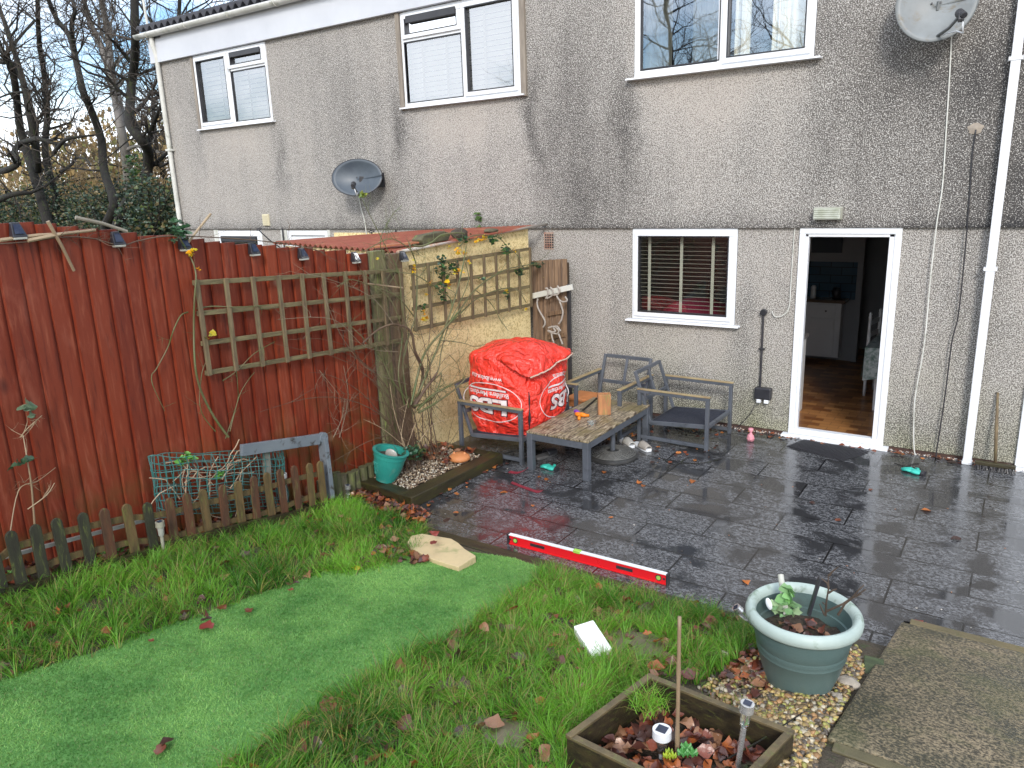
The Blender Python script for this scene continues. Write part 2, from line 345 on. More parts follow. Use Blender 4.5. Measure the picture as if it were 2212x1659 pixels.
_g.set(gl, 'Normal', _g.bump(_g.noi(_g.co(), 1.6, 2), .16, .01))
lw = _g.nd('Fresnel', {'IOR': 2.2}); mm = _g.nd('MixShader', {0: _g.m_('ADD', lw.outputs[0], .20), 1: tr.outputs[0], 2: gl.outputs[0]}); _g.t.links.new(mm.outputs[0], _g.out.inputs[0])
glass_up = _g.m
_g = N('kitchen_glass'); gl = _g.nd('BsdfGlossy', {'Roughness': .01}); tr = _g.nd('BsdfTransparent', {'Color': (.85, .88, .88)})
mm = _g.nd('MixShader', {0: .10, 1: tr.outputs[0], 2: gl.outputs[0]}); _g.t.links.new(mm.outputs[0], _g.out.inputs[0]); glass_low = _g.m
_g = N('clear_glass'); glass_clear = _g.fin((.9, .95, .95), .03, trans=.95)
# ------------------------------------------------------------------ ground, patio, path
def ground():
    xs = np.concatenate([np.linspace(-70, -9, 14), np.arange(-8, 3.01, .12), np.linspace(4, 40, 8)])
    ys = np.concatenate([np.linspace(-45, -11, 8), np.arange(-10, .01, .12), np.linspace(1, 70, 14)])
    V = [(x, y, (G(x, y) if y > -9 else G(x, -9) + (-9-y)*.02) - (.02 if y > -3.5 else 0)) for y in ys for x in xs]
    nx = len(xs); F = [(j*nx+i, j*nx+i+1, (j+1)*nx+i+1, (j+1)*nx+i) for j in range(len(ys)-1) for i in range(nx-1)]
    gm = GM('garden_soil', (.05, .04, .025), (.085, .065, .04), 7, rough=.75, bump=1., bsc=40, bd=.02, c3=(.05, .075, .02))
    o = npmesh('ground', V, F, gm, smooth=True); tag(o, kind='structure')
ground()
b = MB(); b.box(-4.70, 6, -3.53, -.0, -.06, -.0)
b = MB(); b.prism([(-4.70, -3.53), (-.98, -3.53), (-.93, -3.80), (-.44, -3.80), (-.362, -3.10), (6, -3.10), (6, .005), (-4.70, .005)], 2, -.08, 0.0)
tag(b.build('patio', m_patio, origin=(0, 0, 0)), kind='structure')
b = MB(); b.bar((-4.55, -3.585, -.012), (-1.02, -3.585, -.012), .11, .05); tag(b.build('patio_edging', wood_wet, bevel=.006), kind='structure')
b = MB(); b.bar((-.33, -3.135, .002), (6, -3.135, .002), .06, .05); tag(b.build('path_edging', GM('mossy_kerb', (.10, .085, .045), (.15, .12, .06), 5, rough=.6, bump=.5, c3=(.07, .08, .025)), bevel=.005), kind='structure')
# concrete path climbing away from the house, two cast bays with a timber joint between them
def zp(y): return .2*(-3.17-y)+.03
b = MB()
for (ya, yb, dz) in ((-3.17, -4.79, 0.), (-4.85, -9.5, -.02)):
    b.add([(-.37, ya, zp(ya)+dz), (3, ya, zp(ya)+dz), (3, yb, zp(yb)+dz), (-.45, yb, zp(yb)+dz), (-.37, ya, zp(ya)-.25), (3, ya, zp(ya)-.25), (3, yb, zp(yb)-.25), (-.45, yb, zp(yb)-.25)],
          [(0, 1, 2, 3), (7, 6, 5, 4), (0, 4, 5, 1), (1, 5, 6, 2), (2, 6, 7, 3), (3, 7, 4, 0)])
tag(b.build('path', m_conc, bevel=.012, origin=(0, 0, 0)), kind='structure')
b = MB(); b.bar((-.42, -4.82, zp(-4.82)-.035), (3, -4.82, zp(-4.82)-.035), .055, .05); tag(b.build('path_joint', GM('mossy_joint', (.08, .07, .035), (.13, .11, .055), 5, rough=.6, bump=.5, c3=(.06, .07, .02)), bevel=.005), kind='structure')

# ------------------------------------------------------------------ the house
H = empty('terraced_house', (0, 0, 0), label='grey pebbledashed terraced house with white windows and an open kitchen door', cat='house')
XL, XR, ZJ, ZT = -11.72, 5.5, 2.067, 4.65
LWr = (-3.542, -2.403, 1.085, 2.055)
DR = (-1.815, -.945, .03, 2.055)
UW = (-3.515, -1.775, 3.545, 4.75); MW = (-6.60, -4.875, 3.525, 4.60); LN = (-10.76, -9.085, 3.56, 4.60)
NB1 = (-10.72, -9.66, 1.15, 2.03); NB2 = (-9.09, -8.23, .05, 2.03); RD = (.10, 1.0, .02, 2.055)
def wall(holes, x0, x1, z0, z1, y, depth):
    b = MB(); xs = sorted({x0, x1, *[h[0] for h in holes], *[h[1] for h in holes]}); zs = sorted({z0, z1, *[h[2] for h in holes], *[h[3] for h in holes]})
    xs = [q for q in xs if x0 <= q <= x1]; zs = [q for q in zs if z0 <= q <= z1]
    for i in range(len(xs)-1):
        for j in range(len(zs)-1):
            cx, cz = (xs[i]+xs[i+1])/2, (zs[j]+zs[j+1])/2
            if any(h[0] < cx < h[1] and h[2] < cz < h[3] for h in holes): continue
            b.add([(xs[i], y, zs[j]), (xs[i+1], y, zs[j]), (xs[i+1], y, zs[j+1]), (xs[i], y, zs[j+1])], [(0, 1, 2, 3)])
    for h in holes:
        a, c, d, e = h
        b.add([(a, y, d), (a, y+depth, d), (a, y+depth, e), (a, y, e)], [(0, 1, 2, 3)]); b.add([(c, y, d), (c, y+depth, d), (c, y+depth, e), (c, y, e)], [(3, 2, 1, 0)])
        b.add([(a, y, d), (c, y, d), (c, y+depth, d), (a, y+depth, d)], [(0, 1, 2, 3)]); b.add([(a, y, e), (c, y, e), (c, y+depth, e), (a, y+depth, e)], [(3, 2, 1, 0)])
    return b
w = wall([UW, MW, LN], XL, XR, ZJ, 5.02, -.035, .2)
w.box(XL, XR, -.033, .05, ZJ-.012, ZJ+.004)
w.build('upper_wall', mat_upper, H, recalc=False)
w = wall([LWr, DR, NB1, NB2, RD], XL, XR, .035, ZJ, 0, .2); w.build('lower_wall', mat_lower, H, recalc=False)
brick = GM('brick_plinth', (.10, .05, .035), (.06, .035, .03), 8, st=(1, 1, 3), rough=.7, bump=.5)
MB().box(XL, XR, .012, .2, -.05, .036).build('plinth', brick, H)
b = MB(); b.box(XL, XL+.02, .0, 7, -.1, 5.0); b.box(XR-.02, XR, .0, 7, -.1, 5.0); b.box(XL, XR, 6.98, 7, -.1, 5.6); b.build('end_wall', mat_lower, H)
# roof of dark corrugated tiles, eaves fascia, gutter
tile = GM('dark_roof_tile', (.035, .035, .04), (.06, .06, .07), 6, rough=.7, bump=.4)
def rooff(u, v):
    x = XL-.12+u*(XR-XL+.1); y = -.22+v*7.5
    return (x, y, 5.10+.32*(y+.22)+.034*sin(x/.16*2*pi))
b = MB(); b.grid(rooff, 1200, 1); b.grid(lambda u, v: (rooff(u, 0)[0], -.22, rooff(u, 0)[2]-.035*v), 1200, 1)
b.grid(lambda u, v: (rooff(u, v)[0], rooff(u, v)[1], rooff(u, v)[2]-.035), 1200, 1); b.build('roof', tile, H, smooth=True)
b = MB(); b.box(XL-.05, XR, -.10, -.04, 4.602, 5.0); b.box(XL-.05, XR, -.22, -.04, 5.0, 5.03); b.build('fascia', whitetrim, H, bevel=.004)
gt = MB(); gt.grid(lambda u, v: (XL-.22+u*(XR-XL), -.17-.06*cos(pi*v), 5.02-.06*sin(pi*v)), 60, 10); g_ = gt.build('gutter', offwhite, H, smooth=True)
g_.modifiers.new('s', 'SOLIDIFY').thickness = .004
for k in range(12):
    x = XL+.1+k*1.0
    MB().tube([(x, -.17-.066*cos(a*pi/8), 5.02-.066*sin(a*pi/8)) for a in range(9)], .008, 5).build('gutter_bracket', offwhite, g_)
b = MB(); b.tube([(-11.60, -.13, 4.97), (-11.60, -.13, 4.85), (-11.60, -.09, 4.7), (-11.595, -.08, 0)], .036, 14)
dp = b.build('downpipe', offwhite, H, smooth='a', label='cream round downpipe at the far left corner')
for z in (3.3, 1.6): MB().box(-11.66, -11.54, -.125, -.03, z-.015, z+.015).build('pipe_clip', offwhite, dp)
b = MB(); b.box(-.285, -.218, -.115, -.048, -.02, 5.0); b.box(-.292, -.211, -.122, -.041, -.0, .03)
dp = b.build('downpipe', white, H, bevel=.006, label='white square downpipe beside the kitchen door')
for z in (3.35, 1.72): MB().box(-.30, -.203, -.12, -.03, z-.014, z+.014).build('pipe_clip', white, dp)
MB().tube([(XL+.02, -.1, 5.05), (XL+.0, -.12, 5.9)], .02, 8).build('vent_pipe', offwhite, H)
MB().box(XL+.14, XL+.3, -.12, -.09, 4.94, 4.96).build('pipe_clip', mdark, H)

mullm = GM('grey_timber', (.30, .26, .21), (.20, .17, .14), 4, st=(8, 8, 1), rough=.75, bump=.3, bsc=20)
blindm = GM('cream_blind', (.86, .84, .72), (.80, .78, .66), 3, rough=.6, bump=.05)
bdark = GM('dim_blind', (.34, .31, .24), (.28, .26, .2), 3, rough=.6)
tapem = GM('blind_tape', (.45, .43, .34), (.4, .38, .3), 8, rough=.8, bump=.1)
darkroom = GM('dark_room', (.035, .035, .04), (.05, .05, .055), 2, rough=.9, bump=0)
def frame4(b, x0, x1, z0, z1, w, y0, y1):
    b.box(x0, x1, y0, y1, z0, z0+w); b.box(x0, x1, y0, y1, z1-w, z1); b.box(x0, x0+w, y0+.0007, y1-.0007, z0+w, z1-w); b.box(x1-w, x1, y0+.0007, y1-.0007, z0+w, z1-w)
def window(rc, lights, glass, yo=-.035, fw=.05, blind=None, vent=None, sill=.055, deep=.5, label=None, curtain=False, room=True):
    x0, x1, z0, z1 = rc; y = yo-.012
    b = MB(); frame4(b, x0+.004, x1-.004, z0, z1-.004, fw, y, y+.07)
    for (a, c, d, e, kind) in lights:      # mullions between lights
        if a > x0+fw+.02: b.box(a-fw, a, y+.001, y+.068, d-.0, e)
        if e < z1-fw-.02: b.box(a, c, y+.002, y+.067, e, e+fw*.9)
    win = b.build('window', white, H, bevel=.004, label=label)
    for (a, c, d, e, kind) in lights:
        s = .042
        if kind == 'open':
            b = MB(); frame4(b, a-.012, c+.012, d-.012, e+.012, s+.012, y-.022, y+.03); b.build('sash', white, win, bevel=.006)
            g = (a+s, c-s, d+s, e-s)
        else: g = (a, c, d, e)
        b = MB(); frame4(b, g[0]-.008, g[1]+.008, g[2]-.008, g[3]+.008, .012, y-.024 if kind == 'open' else y-.002, y+.03); b.build('glazing_bead', mdark, win)
        MB().add([(g[0], y+.02, g[2]), (g[1], y+.02, g[2]), (g[1], y+.02, g[3]), (g[0], y+.02, g[3])], [(0, 1, 2, 3)]).build('pane', glass, win)
    if vent: MB().box(vent[0], vent[1], y-.04, y-.0, vent[2], vent[3]).build('trickle_vent', mdark, win, bevel=.004)
    if sill:
        MB().prism([(y-sill, z0-.022), (y+.05, z0-.024), (y+.05, z0-.0015), (y-sill+.004, z0-.0055)], 0, x0-sill*.9, x1+sill*.9).build('sill', white, win, bevel=.003)
    if blind:
        n, tapes, tilt, sw = blind; b = MB(); yb = y+.13
        for k in range(n):
            zz = z0+fw+(z1-z0-2*fw)*(k+.5)/n; b.obox(((x0+x1)/2, yb, zz), (x1-x0-.006, sw, .003), (tilt, 0, 0))
        bl = b.build('blind', blindm if sw > .03 else bdark, win)
        b = MB()
        for tx in tapes: b.box(tx-.016, tx+.016, yb-.032, yb-.030, z0+fw, z1-fw)
        if tapes: b.build('blind_tape', tapem, bl)
    if curtain:
        b = MB()
        for (ca, cb) in curtain:
            b.grid(lambda u, v: (ca+u*(cb-ca), y+.16+.03*sin(u*(cb-ca)*60)+.01*sin(u*23), z0+v*(z1-z0)), 60, 4)
        b.build('curtain', blindm, win, smooth=True)
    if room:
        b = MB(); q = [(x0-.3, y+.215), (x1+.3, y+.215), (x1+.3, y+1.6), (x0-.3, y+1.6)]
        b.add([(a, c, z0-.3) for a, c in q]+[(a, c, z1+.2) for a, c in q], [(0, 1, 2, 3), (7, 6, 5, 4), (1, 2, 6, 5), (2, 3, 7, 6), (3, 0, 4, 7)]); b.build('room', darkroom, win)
    return win
zb = lambda px, py: at(px, py, 1, -.05)
mL = zb(500, 200).x; tL = zb(545, 147).z
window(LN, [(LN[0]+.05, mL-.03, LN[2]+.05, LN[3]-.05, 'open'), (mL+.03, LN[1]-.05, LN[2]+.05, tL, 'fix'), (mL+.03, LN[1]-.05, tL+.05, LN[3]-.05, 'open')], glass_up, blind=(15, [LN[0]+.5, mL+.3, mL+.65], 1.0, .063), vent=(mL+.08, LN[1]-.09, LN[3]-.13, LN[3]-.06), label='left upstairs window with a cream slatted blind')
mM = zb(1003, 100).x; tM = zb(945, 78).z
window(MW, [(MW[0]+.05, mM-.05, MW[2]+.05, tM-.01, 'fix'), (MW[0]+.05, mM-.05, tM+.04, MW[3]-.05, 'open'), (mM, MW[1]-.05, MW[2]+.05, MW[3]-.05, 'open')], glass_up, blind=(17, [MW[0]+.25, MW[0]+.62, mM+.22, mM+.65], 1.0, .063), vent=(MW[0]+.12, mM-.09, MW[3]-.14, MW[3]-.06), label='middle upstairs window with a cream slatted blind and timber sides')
for s, x in ((0, MW[0]), (1, MW[1])):
    MB().box(x-.06 if s == 0 else x+.002, x-.002 if s == 0 else x+.07, -.07, -.03, MW[2]-.03, 4.60).build('side_board', mullm, H, bevel=.003)
MB().box(LN[0]-.05, LN[0]-.002, -.06, -.03, LN[2]+.0, 4.60).build('side_board', mullm, H, bevel=.003)
mU = zb(1562, 130).x
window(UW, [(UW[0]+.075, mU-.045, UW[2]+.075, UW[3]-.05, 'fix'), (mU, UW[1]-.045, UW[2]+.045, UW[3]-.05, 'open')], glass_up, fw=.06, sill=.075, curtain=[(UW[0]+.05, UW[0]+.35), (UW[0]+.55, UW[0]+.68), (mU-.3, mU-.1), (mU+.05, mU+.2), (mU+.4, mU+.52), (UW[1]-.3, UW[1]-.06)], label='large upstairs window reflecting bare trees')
window(LWr, [(LWr[0]+.045, LWr[1]-.045, LWr[2]+.045, LWr[3]-.045, 'open')], glass_low, yo=0, sill=.06, blind=(20, [LWr[0]+.16, LWr[0]+.52, LWr[0]+.86], .1, .011), room=False, label='kitchen window with a thin slatted blind')
window(NB1, [(NB1[0]+.05, NB1[1]-.05, NB1[2]+.05, NB1[3]-.05, 'open')], glass_low, yo=0, blind=(8, [], .3, .04), vent=(NB1[0]+.1, NB1[1]-.1, NB1[3]-.17, NB1[3]-.10), label='neighbour window top showing over the red fence')
for xa, xb in ((NB1[0]-.11, NB1[0]), (NB2[0]-.13, NB2[0]), (NB2[1], NB2[1]+.05)):
    MB().box(xa, xb, -.012, .05, 1.0, 2.04).build('side_board', offwhite, H)
b = MB(); frame4(b, NB2[0], NB2[1], NB2[2], NB2[3], .07, .0, .07); nd_ = b.build('door', white, H, bevel=.004, label='white neighbour door showing over the red fence')
MB().box(NB2[0]+.07, NB2[1]-.07, .03, .05, NB2[2]+.07, NB2[3]-.07).build('door_panel', white, nd_)
MB().box(-8.10, -7.2, -.008, .01, 1.5, 2.0).build('yellow_board', m_yel, H)
# kitchen door frame with its leaf swung inwards, right edge neighbour door frame
x0, x1, z0, z1 = DR
b = MB(); frame4(b, x0, x1, z0, z1-.002, .055, -.022, .06); b.box(x0+.055, x0+.085, -.012, .05, z0+.055, z1-.057); b.box(x1-.10, x1-.055, -.012, .05, z0+.055, z1-.057); b.box(x0+.055, x1-.055, -.012, .05, z1-.085, z1-.057)
dr = b.build('door_frame', white, H, bevel=.005)
MB().prism([(-.085, z0-.03), (.05, z0-.03), (.05, z0+.0), (-.08, z0-.006)], 0, x0-.055, x1+.05).build('threshold', white, dr, bevel=.004)
b = MB(); b.bar((x1-.03, .09, 1.04), (x1+.19, .80, 1.04), .05, 1.94); lf = b.build('door', white, H, bevel=.004, label='white kitchen door swung open inwards')
MB().bar((x1+.09, .62, 1.02), (x1+.12, .74, 1.02), .02, .02).build('handle', steel, lf)
x0, x1, z0, z1 = RD
b = MB(); frame4(b, x0, x1, z0, z1, .08, -.03, .06); d2 = b.build('door_frame', white, H, bevel=.005)
MB().prism([(-.10, z0-.03), (.05, z0-.03), (.05, z0), (-.095, z0-.006)], 0, x0-.06, x1+.05).build('threshold', white, d2, bevel=.004)
MB().box(x0+.08, x1-.08, .02, .05, z0+.08, z1-.08).build('door_panel', white, d2)
# vents
ylw = GM('cream_vent', (.62, .56, .38), (.55, .5, .36), 5, rough=.5, bump=.1)
b = MB(); b.box(-9.545, -9.405, -.06, -.03, 2.10, 2.27); v_ = b.build('air_vent', ylw, H, bevel=.006)
b = MB()
for k in range(6): b.box(-9.53, -9.42, -.068, -.058, 2.115+k*.025, 2.127+k*.025)
b.build('louvre', ylw, v_)
b = MB()
for i in range(4):
    for j in range(6): b.box(-4.64+i*.03, -4.62+i*.03, -.006, .01, 1.83+j*.028, 1.848+j*.028)
airb = MB().box(-4.655, -4.53, -.004, .02, 1.815, 2.01).build('air_brick', GM('air_brick', (.30, .14, .10), (.40, .32, .26), 18, rough=.8, bump=.4), H); b.build('air_hole', mdark, airb)

# ------------------------------------------------------------------ kitchen seen through the door
def floor_mat():
    n = N('basket_floor'); co = n.co(); bt = n.nd('TexBrick', {'Vector': co, 'Color1': (.15, .05, .015), 'Color2': (.46, .22, .075), 'Mortar': (.12, .05, .02), 'Scale': 1., 'Mortar Size': .003, 'Brick Width': .19, 'Row Height': .095}, offset=.5)
    return n.fin(bt.outputs['Color'], .3, spec=.5)
wallk = GM('kitchen_wall', (.30, .30, .31), (.26, .26, .27), 2, rough=.7, bump=.05); kcream = GM('white_unit', (.66, .66, .66), (.6, .6, .6), 3, rough=.4, bump=.03)
MB().box(-4.4, -.7, .2, 4.6, -.05, .02).build('kitchen_floor', floor_mat(), H)
b = MB(); b.box(-4.4, -1.83, 3.62, 3.7, .02, 2.2); b.box(-1.15, -.7, 3.62, 3.7, .02, 2.2); b.box(-1.83, -1.15, 3.62, 3.7, 1.98, 2.2); b.box(-1.9, -1.83, 3.58, 3.62, .02, 2.05)
b.box(-4.5, -4.4, .2, 4.6, 0, 2.3); b.box(-.7, -.66, .2, 4.6, 0, 2.3); b.box(-4.4, -.7, .2, 4.6, 2.2, 2.3); b.box(-4.4, -.7, 4.55, 4.6, 0, 2.3); b.build('kitchen_wall', wallk, H)
tilem = N('blue_tiles'); _c = tilem.nd('TexBrick', {'Vector': tilem.map(tilem.co(), (1, 1, 1), (0, 0, 0), (R(90), 0, 0)), 'Color1': (.03, .07, .11), 'Color2': (.045, .095, .14), 'Mortar': (.015, .02, .025), 'Scale': 1., 'Mortar Size': .005, 'Brick Width': .28, 'Row Height': .11}, offset=.5)
q0 = at((1900+270/2.212)/1.15733, (500+540/2.212)/1.15733, 1, 3.6); q1 = at((1900+545/2.212)/1.15733, (500+345/2.212)/1.15733, 1, 3.6)
MB().box(q0.x-.6, q1.x, 3.595, 3.62, q0.z, q1.z).build('tiled_panel', tilem.fin(_c.outputs['Color'], .2), H)
q0 = at((1900+285/2.212)/1.15733, (500+290/2.212)/1.15733, 1, 3.6); q1 = at((1900+460/2.212)/1.15733, (500+190/2.212)/1.15733, 1, 3.6)
MB().box(q0.x, q1.x, 3.59, 3.62, q0.z, q1.z+.1).build('dark_panel', GM('dark_blue_panel', (.012, .025, .04), (.02, .03, .05), 4, rough=.4), H)
kb = empty('kitchen_cupboard', (-2.3, 3.5, .02), label='white cupboard with a drawer at the back of the dark kitchen', cat='cupboard')
MB().box(-3.0, -2.03, 3.38, 3.6, .1, .86).build('carcass', kcream, kb, bevel=.003); MB().box(-2.98, -2.10, 3.362, 3.379, .66, .83).build('drawer', kcream, kb, bevel=.004)
MB().box(-2.42, -2.10, 3.362, 3.379, .14, .64).build('door', kcream, kb, bevel=.004); MB().sph((-2.22, 3.35, .745), .012).build('knob', mdark, kb)
MB().box(-3.02, -1.98, 3.33, 3.61, .86, .90).build('worktop', GM('worktop', (.08, .05, .03), (.12, .07, .04), 4, rough=.3), kb, bevel=.004)
it = MB(); it.lathe([(.0, 0), (.05, 0), (.06, .1), (.04, .16), (.0, .16)], 14, (-2.12, 3.46, .9)); tag(it.build('kettle', mdark, smooth=True), 'small dark kettle on the worktop at the back of the kitchen', 'kettle')
it = MB(); it.lathe([(.0, 0), (.035, 0), (.035, .16), (.02, .18), (.0, .18)], 12, (-2.42, 3.45, .9)); tag(it.build('jar', kcream, smooth='a'), 'pale jar standing at the left of the kitchen worktop', 'jar')
kc = empty('kitchen_unit', (-2.2, .6, .02), label='white kitchen unit end just inside the open door', cat='kitchen unit')
MB().box(-2.6, -1.905, .30, .92, .02, .84).build('carcass', kcream, kc, bevel=.003); MB().box(-2.6, -1.885, .28, .94, .84, .875).build('worktop', GM('worktop_grey', (.14, .13, .13), (.2, .18, .17), 8, rough=.3), kc, bevel=.004)
q = at((1900+258/2.212)/1.15733, (500+700/2.212)/1.15733, 1, .45)
cup = empty('takeaway_cup', (-1.93, .42, .875), label='red and white takeaway cup on the unit inside the door', cat='cup')
MB().lathe([(.0, 0), (.028, 0), (.037, .11), (.0, .11)], 18, (-1.93, .42, .875)).build('cup_body', GM('cup_red', (.55, .03, .03), (.7, .6, .6), 14, rough=.5), cup, smooth='a'); MB().lathe([(.039, 0), (.039, .012), (.033, .02), (0, .02)], 18, (-1.93, .42, .985)).build('lid', white, cup, smooth='a')
ch = empty('kitchen_chair', (-1.3, 1.95, .02), label='white turned kitchen chair beside the clothed table', cat='chair')
for (x, y) in ((-1.42, 1.80), (-1.37, 2.15)):
    MB().lathe([(.0, 0), (.016, 0), (.02, .1), (.017, .14), (.024, .3), (.018, .4), (.02, .7), (.016, .9), (.022, .93), (.012, .945), (.021, .965), (.0, .985)], 10, (x, y, .02)).build('leg', kcream, ch, smooth=True)
for (x, y) in ((-1.05, 1.78), (-1.02, 2.15)): MB().lathe([(.0, 0), (.018, 0), (.022, .3), (.0, .44)], 10, (x, y, .02)).build('leg', kcream, ch, smooth=True)
for z in (.62, .74, .88): MB().bar((-1.415, 1.81, z), (-1.375, 2.14, z), .015, .05).build('back_rail', kcream, ch)
MB().box(-1.43, -1.0, 1.78, 2.17, .44, .47).build('seat', kcream, ch, bevel=.006); MB().tube([(-1.42, 1.8, .3), (-1.05, 1.78, .3)], .01, 6).build('stretcher', kcream, ch)
tb = empty('kitchen_table', (-1.0, 1.6, .02), label='kitchen table under a patterned green and white cloth', cat='table')
MB().box(-1.32, -.75, 1.12, 2.42, .70, .73).build('tabletop', kcream, tb)
for x, y in ((-1.22, 1.25), (-1.2, 2.3), (-.8, 1.25), (-.8, 2.3)): MB().box(x-.02, x+.02, y-.02, y+.02, .02, .70).build('leg', kcream, tb)
cl = MB(); cl.grid(lambda u, v: (-1.34-.02*u-.015*sin(v*24)*u, 1.10+1.34*v, .738-u*(.20+.16*abs(v-.5)*2+.02*sin(v*24))), 6, 48)
cl.grid(lambda u, v: (-1.34+.62*u, 1.10+1.34*v, .738), 4, 4); cl.grid(lambda u, v: (-1.34+.62*u, 1.10-.02*v, .738-v*(.22+.14*(1-u))), 12, 4)
tag(cl.build('tablecloth', GM('leafy_cloth', (.45, .47, .45), (.10, .16, .13), 26, rough=.8, bump=.1), smooth=True), 'green leaf patterned white cloth on the kitchen table', 'tablecloth')
sf = MB(); sf.sph((-3.15, 1.0, .82), (.55, .4, .38)); tag(sf.build('armchair', GM('crimson_fabric', (.30, .012, .05), (.22, .01, .04), 5, rough=.9), smooth=True), 'crimson rounded armchair back behind the kitchen blind', 'armchair')

# ------------------------------------------------------------------ fixtures on the house wall
def dish(name, c, rx, rz, yaw, pit, m, mback, label, arm):
    t = empty(name, c, label=label, cat='satellite dish'); M = Euler((pit, 0, yaw)).to_matrix(); c = Vector(c)
    b = MB(); b.grid(lambda u, v: tuple(c + M @ Vector((rx*v*cos(2*pi*u), -.0+.09*(1-v*v)-.05, rz*v*sin(2*pi*u)))), 40, 8)
    o = b.build('reflector', m, t, smooth=True); s = o.modifiers.new('s', 'SOLIDIFY'); s.thickness = .006
    tp = [c + M @ Vector((rx*cos(a), -.05, rz*sin(a))) for a in np.linspace(0, 2*pi, 40)]
    MB().tube(tp, .007, 5).build('rim', mback, t, smooth=True)
    p0 = c + M @ Vector((arm*.1, -.03, -rz*.85)); p1 = c + M @ Vector((arm*.55, -.34, -rz*.72))
    MB().tube([p0, (p0+p1)/2+Vector((0, 0, -.02)), p1], .012, 8).build('arm', mback, t, smooth=True)
    d = (p1-c).normalized(); o = MB(); o.tube([p1-d*.04, p1-d*.01, p1+d*.05], [.034, .03, .022], 12); o.obox(p1+Vector((0, 0, -.02)), (.04, .06, .06), (pit, 0, yaw)); o.build('receiver', mdark, t, bevel=.004)
    MB().tube([p1+Vector((.01, .0, -.03)), p1+Vector((.02, .03, -.13)), p1+Vector((-.03, .1, -.10)), p0], .006, 6).build('cable_loop', white, t, smooth=True)
    for k in (-1, 1): MB().tube([c+M @ Vector((k*.03, .033, .02)), c+M @ Vector((k*.03, .02, .02))], .008, 6).build('bolt', mdark, t)
    b = MB(); b.bar(c+M @ Vector((0, .04, 0)), (c.x+.16, -.06, c.z-.03), .05, .07); b.box(c.x+.08, c.x+.24, -.06, -.034, c.z-.12, c.z+.06); b.build('wall_bracket', mback, t, bevel=.003)
    return t, p1
dgrey = GM('grey_mesh_dish', (.055, .07, .09), (.08, .10, .12), 5, rough=.45, bump=.15, bsc=200)
dlight = GM('weathered_dish', (.17, .18, .18), (.24, .26, .265), 3, rough=.5, bump=.15, bsc=120, c3=(.16, .13, .085), s3=2.2)
_, pa = dish('satellite_dish', (-7.28, -.27, 2.705), .335, .235, R(26), R(-14), dgrey, mdark, 'small dark grey satellite dish above the red shed roof', .1)
_, pb2 = dish('satellite_dish', (-.83, -.22, 3.80), .285, .30, R(8), R(-10), dlight, GM('dish_back', (.12, .13, .13), (.16, .17, .17), 5), 'pale weathered satellite dish high on the right of the wall', .3)
zz = lambda pts, y=-.045, r=.006: [tuple(at(px, py, 1, y)) for px, py in pts]
def cable(name, pts, m, label, cat='cable', r=.006, y=-.045):
    P = [Vector(p) for p in zz(pts, y)]
    Q = []
    for i in range(len(P)-1):
        p0, p1, p2, p3 = P[max(i-1, 0)], P[i], P[i+1], P[min(i+2, len(P)-1)]
        for k in range(6):
            s = k/6; Q.append(.5*((2*p1)+(p2-p0)*s+(2*p0-5*p1+4*p2-p3)*s*s+(3*p1-p0-3*p2+p3)*s**3))
    Q.append(P[-1]); b = MB(); b.tube(Q, r, 6); return tag(b.build(name, m, smooth=True), label, cat)
cable('coaxial_cable', [(2056, 62), (2052, 150), (2044, 280), (2036, 400), (2024, 480), (2010, 600), (1997, 740), (1978, 850), (1974, 900), (1974, 960), (1978, 985), (1990, 1000)], offwhite, 'cream cable hanging from the right satellite dish to the paving')
cable('black_cable', [(2108, 280), (2100, 340), (2094, 430), (2083, 560), (2070, 680), (2056, 740), (2042, 850), (2030, 930), (2022, 985), (2024, 1000)], mdark, 'thin black cable running down the wall beside the square downpipe')
cable('coaxial_cable', [(775, 425), (780, 450), (788, 480), (792, 510)], offwhite, 'short pale cable under the left grey dish', r=.007)
cable('lamp_cable', [(1752, 466), (1735, 470), (1718, 490), (1712, 560), (1708, 620), (1704, 665), (1690, 682), (1674, 684), (1668, 672)], offwhite, 'cream flex curling from the wall lamp down the wall', r=.005, y=-.02)
fl = MB(); fl.grid(lambda u, v: (at(2108, 278, 1, 0).x+.055*v*cos(2*pi*u)*(1+.2*sin(5*u*6.28)), -.038-.012*(1-v), at(2108, 278, 1, 0).z+.045*v*sin(2*pi*u)), 16, 3); tag(fl.build('filler_patch', GM('cement_patch', (.36, .31, .25), (.28, .24, .2), 20, rough=.8, bump=.6), smooth=True), 'rough cement patch where the black cable leaves the wall', 'patch')
lp = empty('bulkhead_lamp', (-1.565, -.035, 2.19), label='weathered ribbed bulkhead lamp above the kitchen door', cat='wall lamp')
MB().box(-1.69, -1.44, -.075, -.034, 2.125, 2.245).build('back_plate', GM('lamp_grey', (.35, .34, .3), (.25, .25, .2), 9, rough=.5, bump=.3), lp, bevel=.01)
b = MB(); b.box(-1.68, -1.45, -.125, -.078, 2.135, 2.235)
for k in range(5): b.box(-1.675, -1.455, -.13, -.12, 2.145+k*.018, 2.152+k*.018)
b.build('diffuser', GM('lamp_glass', (.50, .52, .46), (.32, .34, .26), 10, rough=.25, bump=.2, coat=.5), lp, bevel=.008)
sk = empty('outdoor_socket', (-2.07, -.0, .35), label='black outdoor double socket fed by black conduit', cat='socket')
b = MB(); b.box(-2.155, -1.99, -.075, -.001, .355, .475); b.build('socket_box', mdark, sk, bevel=.012)
MB().tube([(-2.11, -.03, .47), (-2.112, -.03, 1.22)], .011, 8).build('conduit', mdark, sk); MB().tube([(-2.112, -.001, 1.235), (-2.112, -.045, 1.235)], .033, 18).build('junction_box', mdark, sk, bevel=.004)
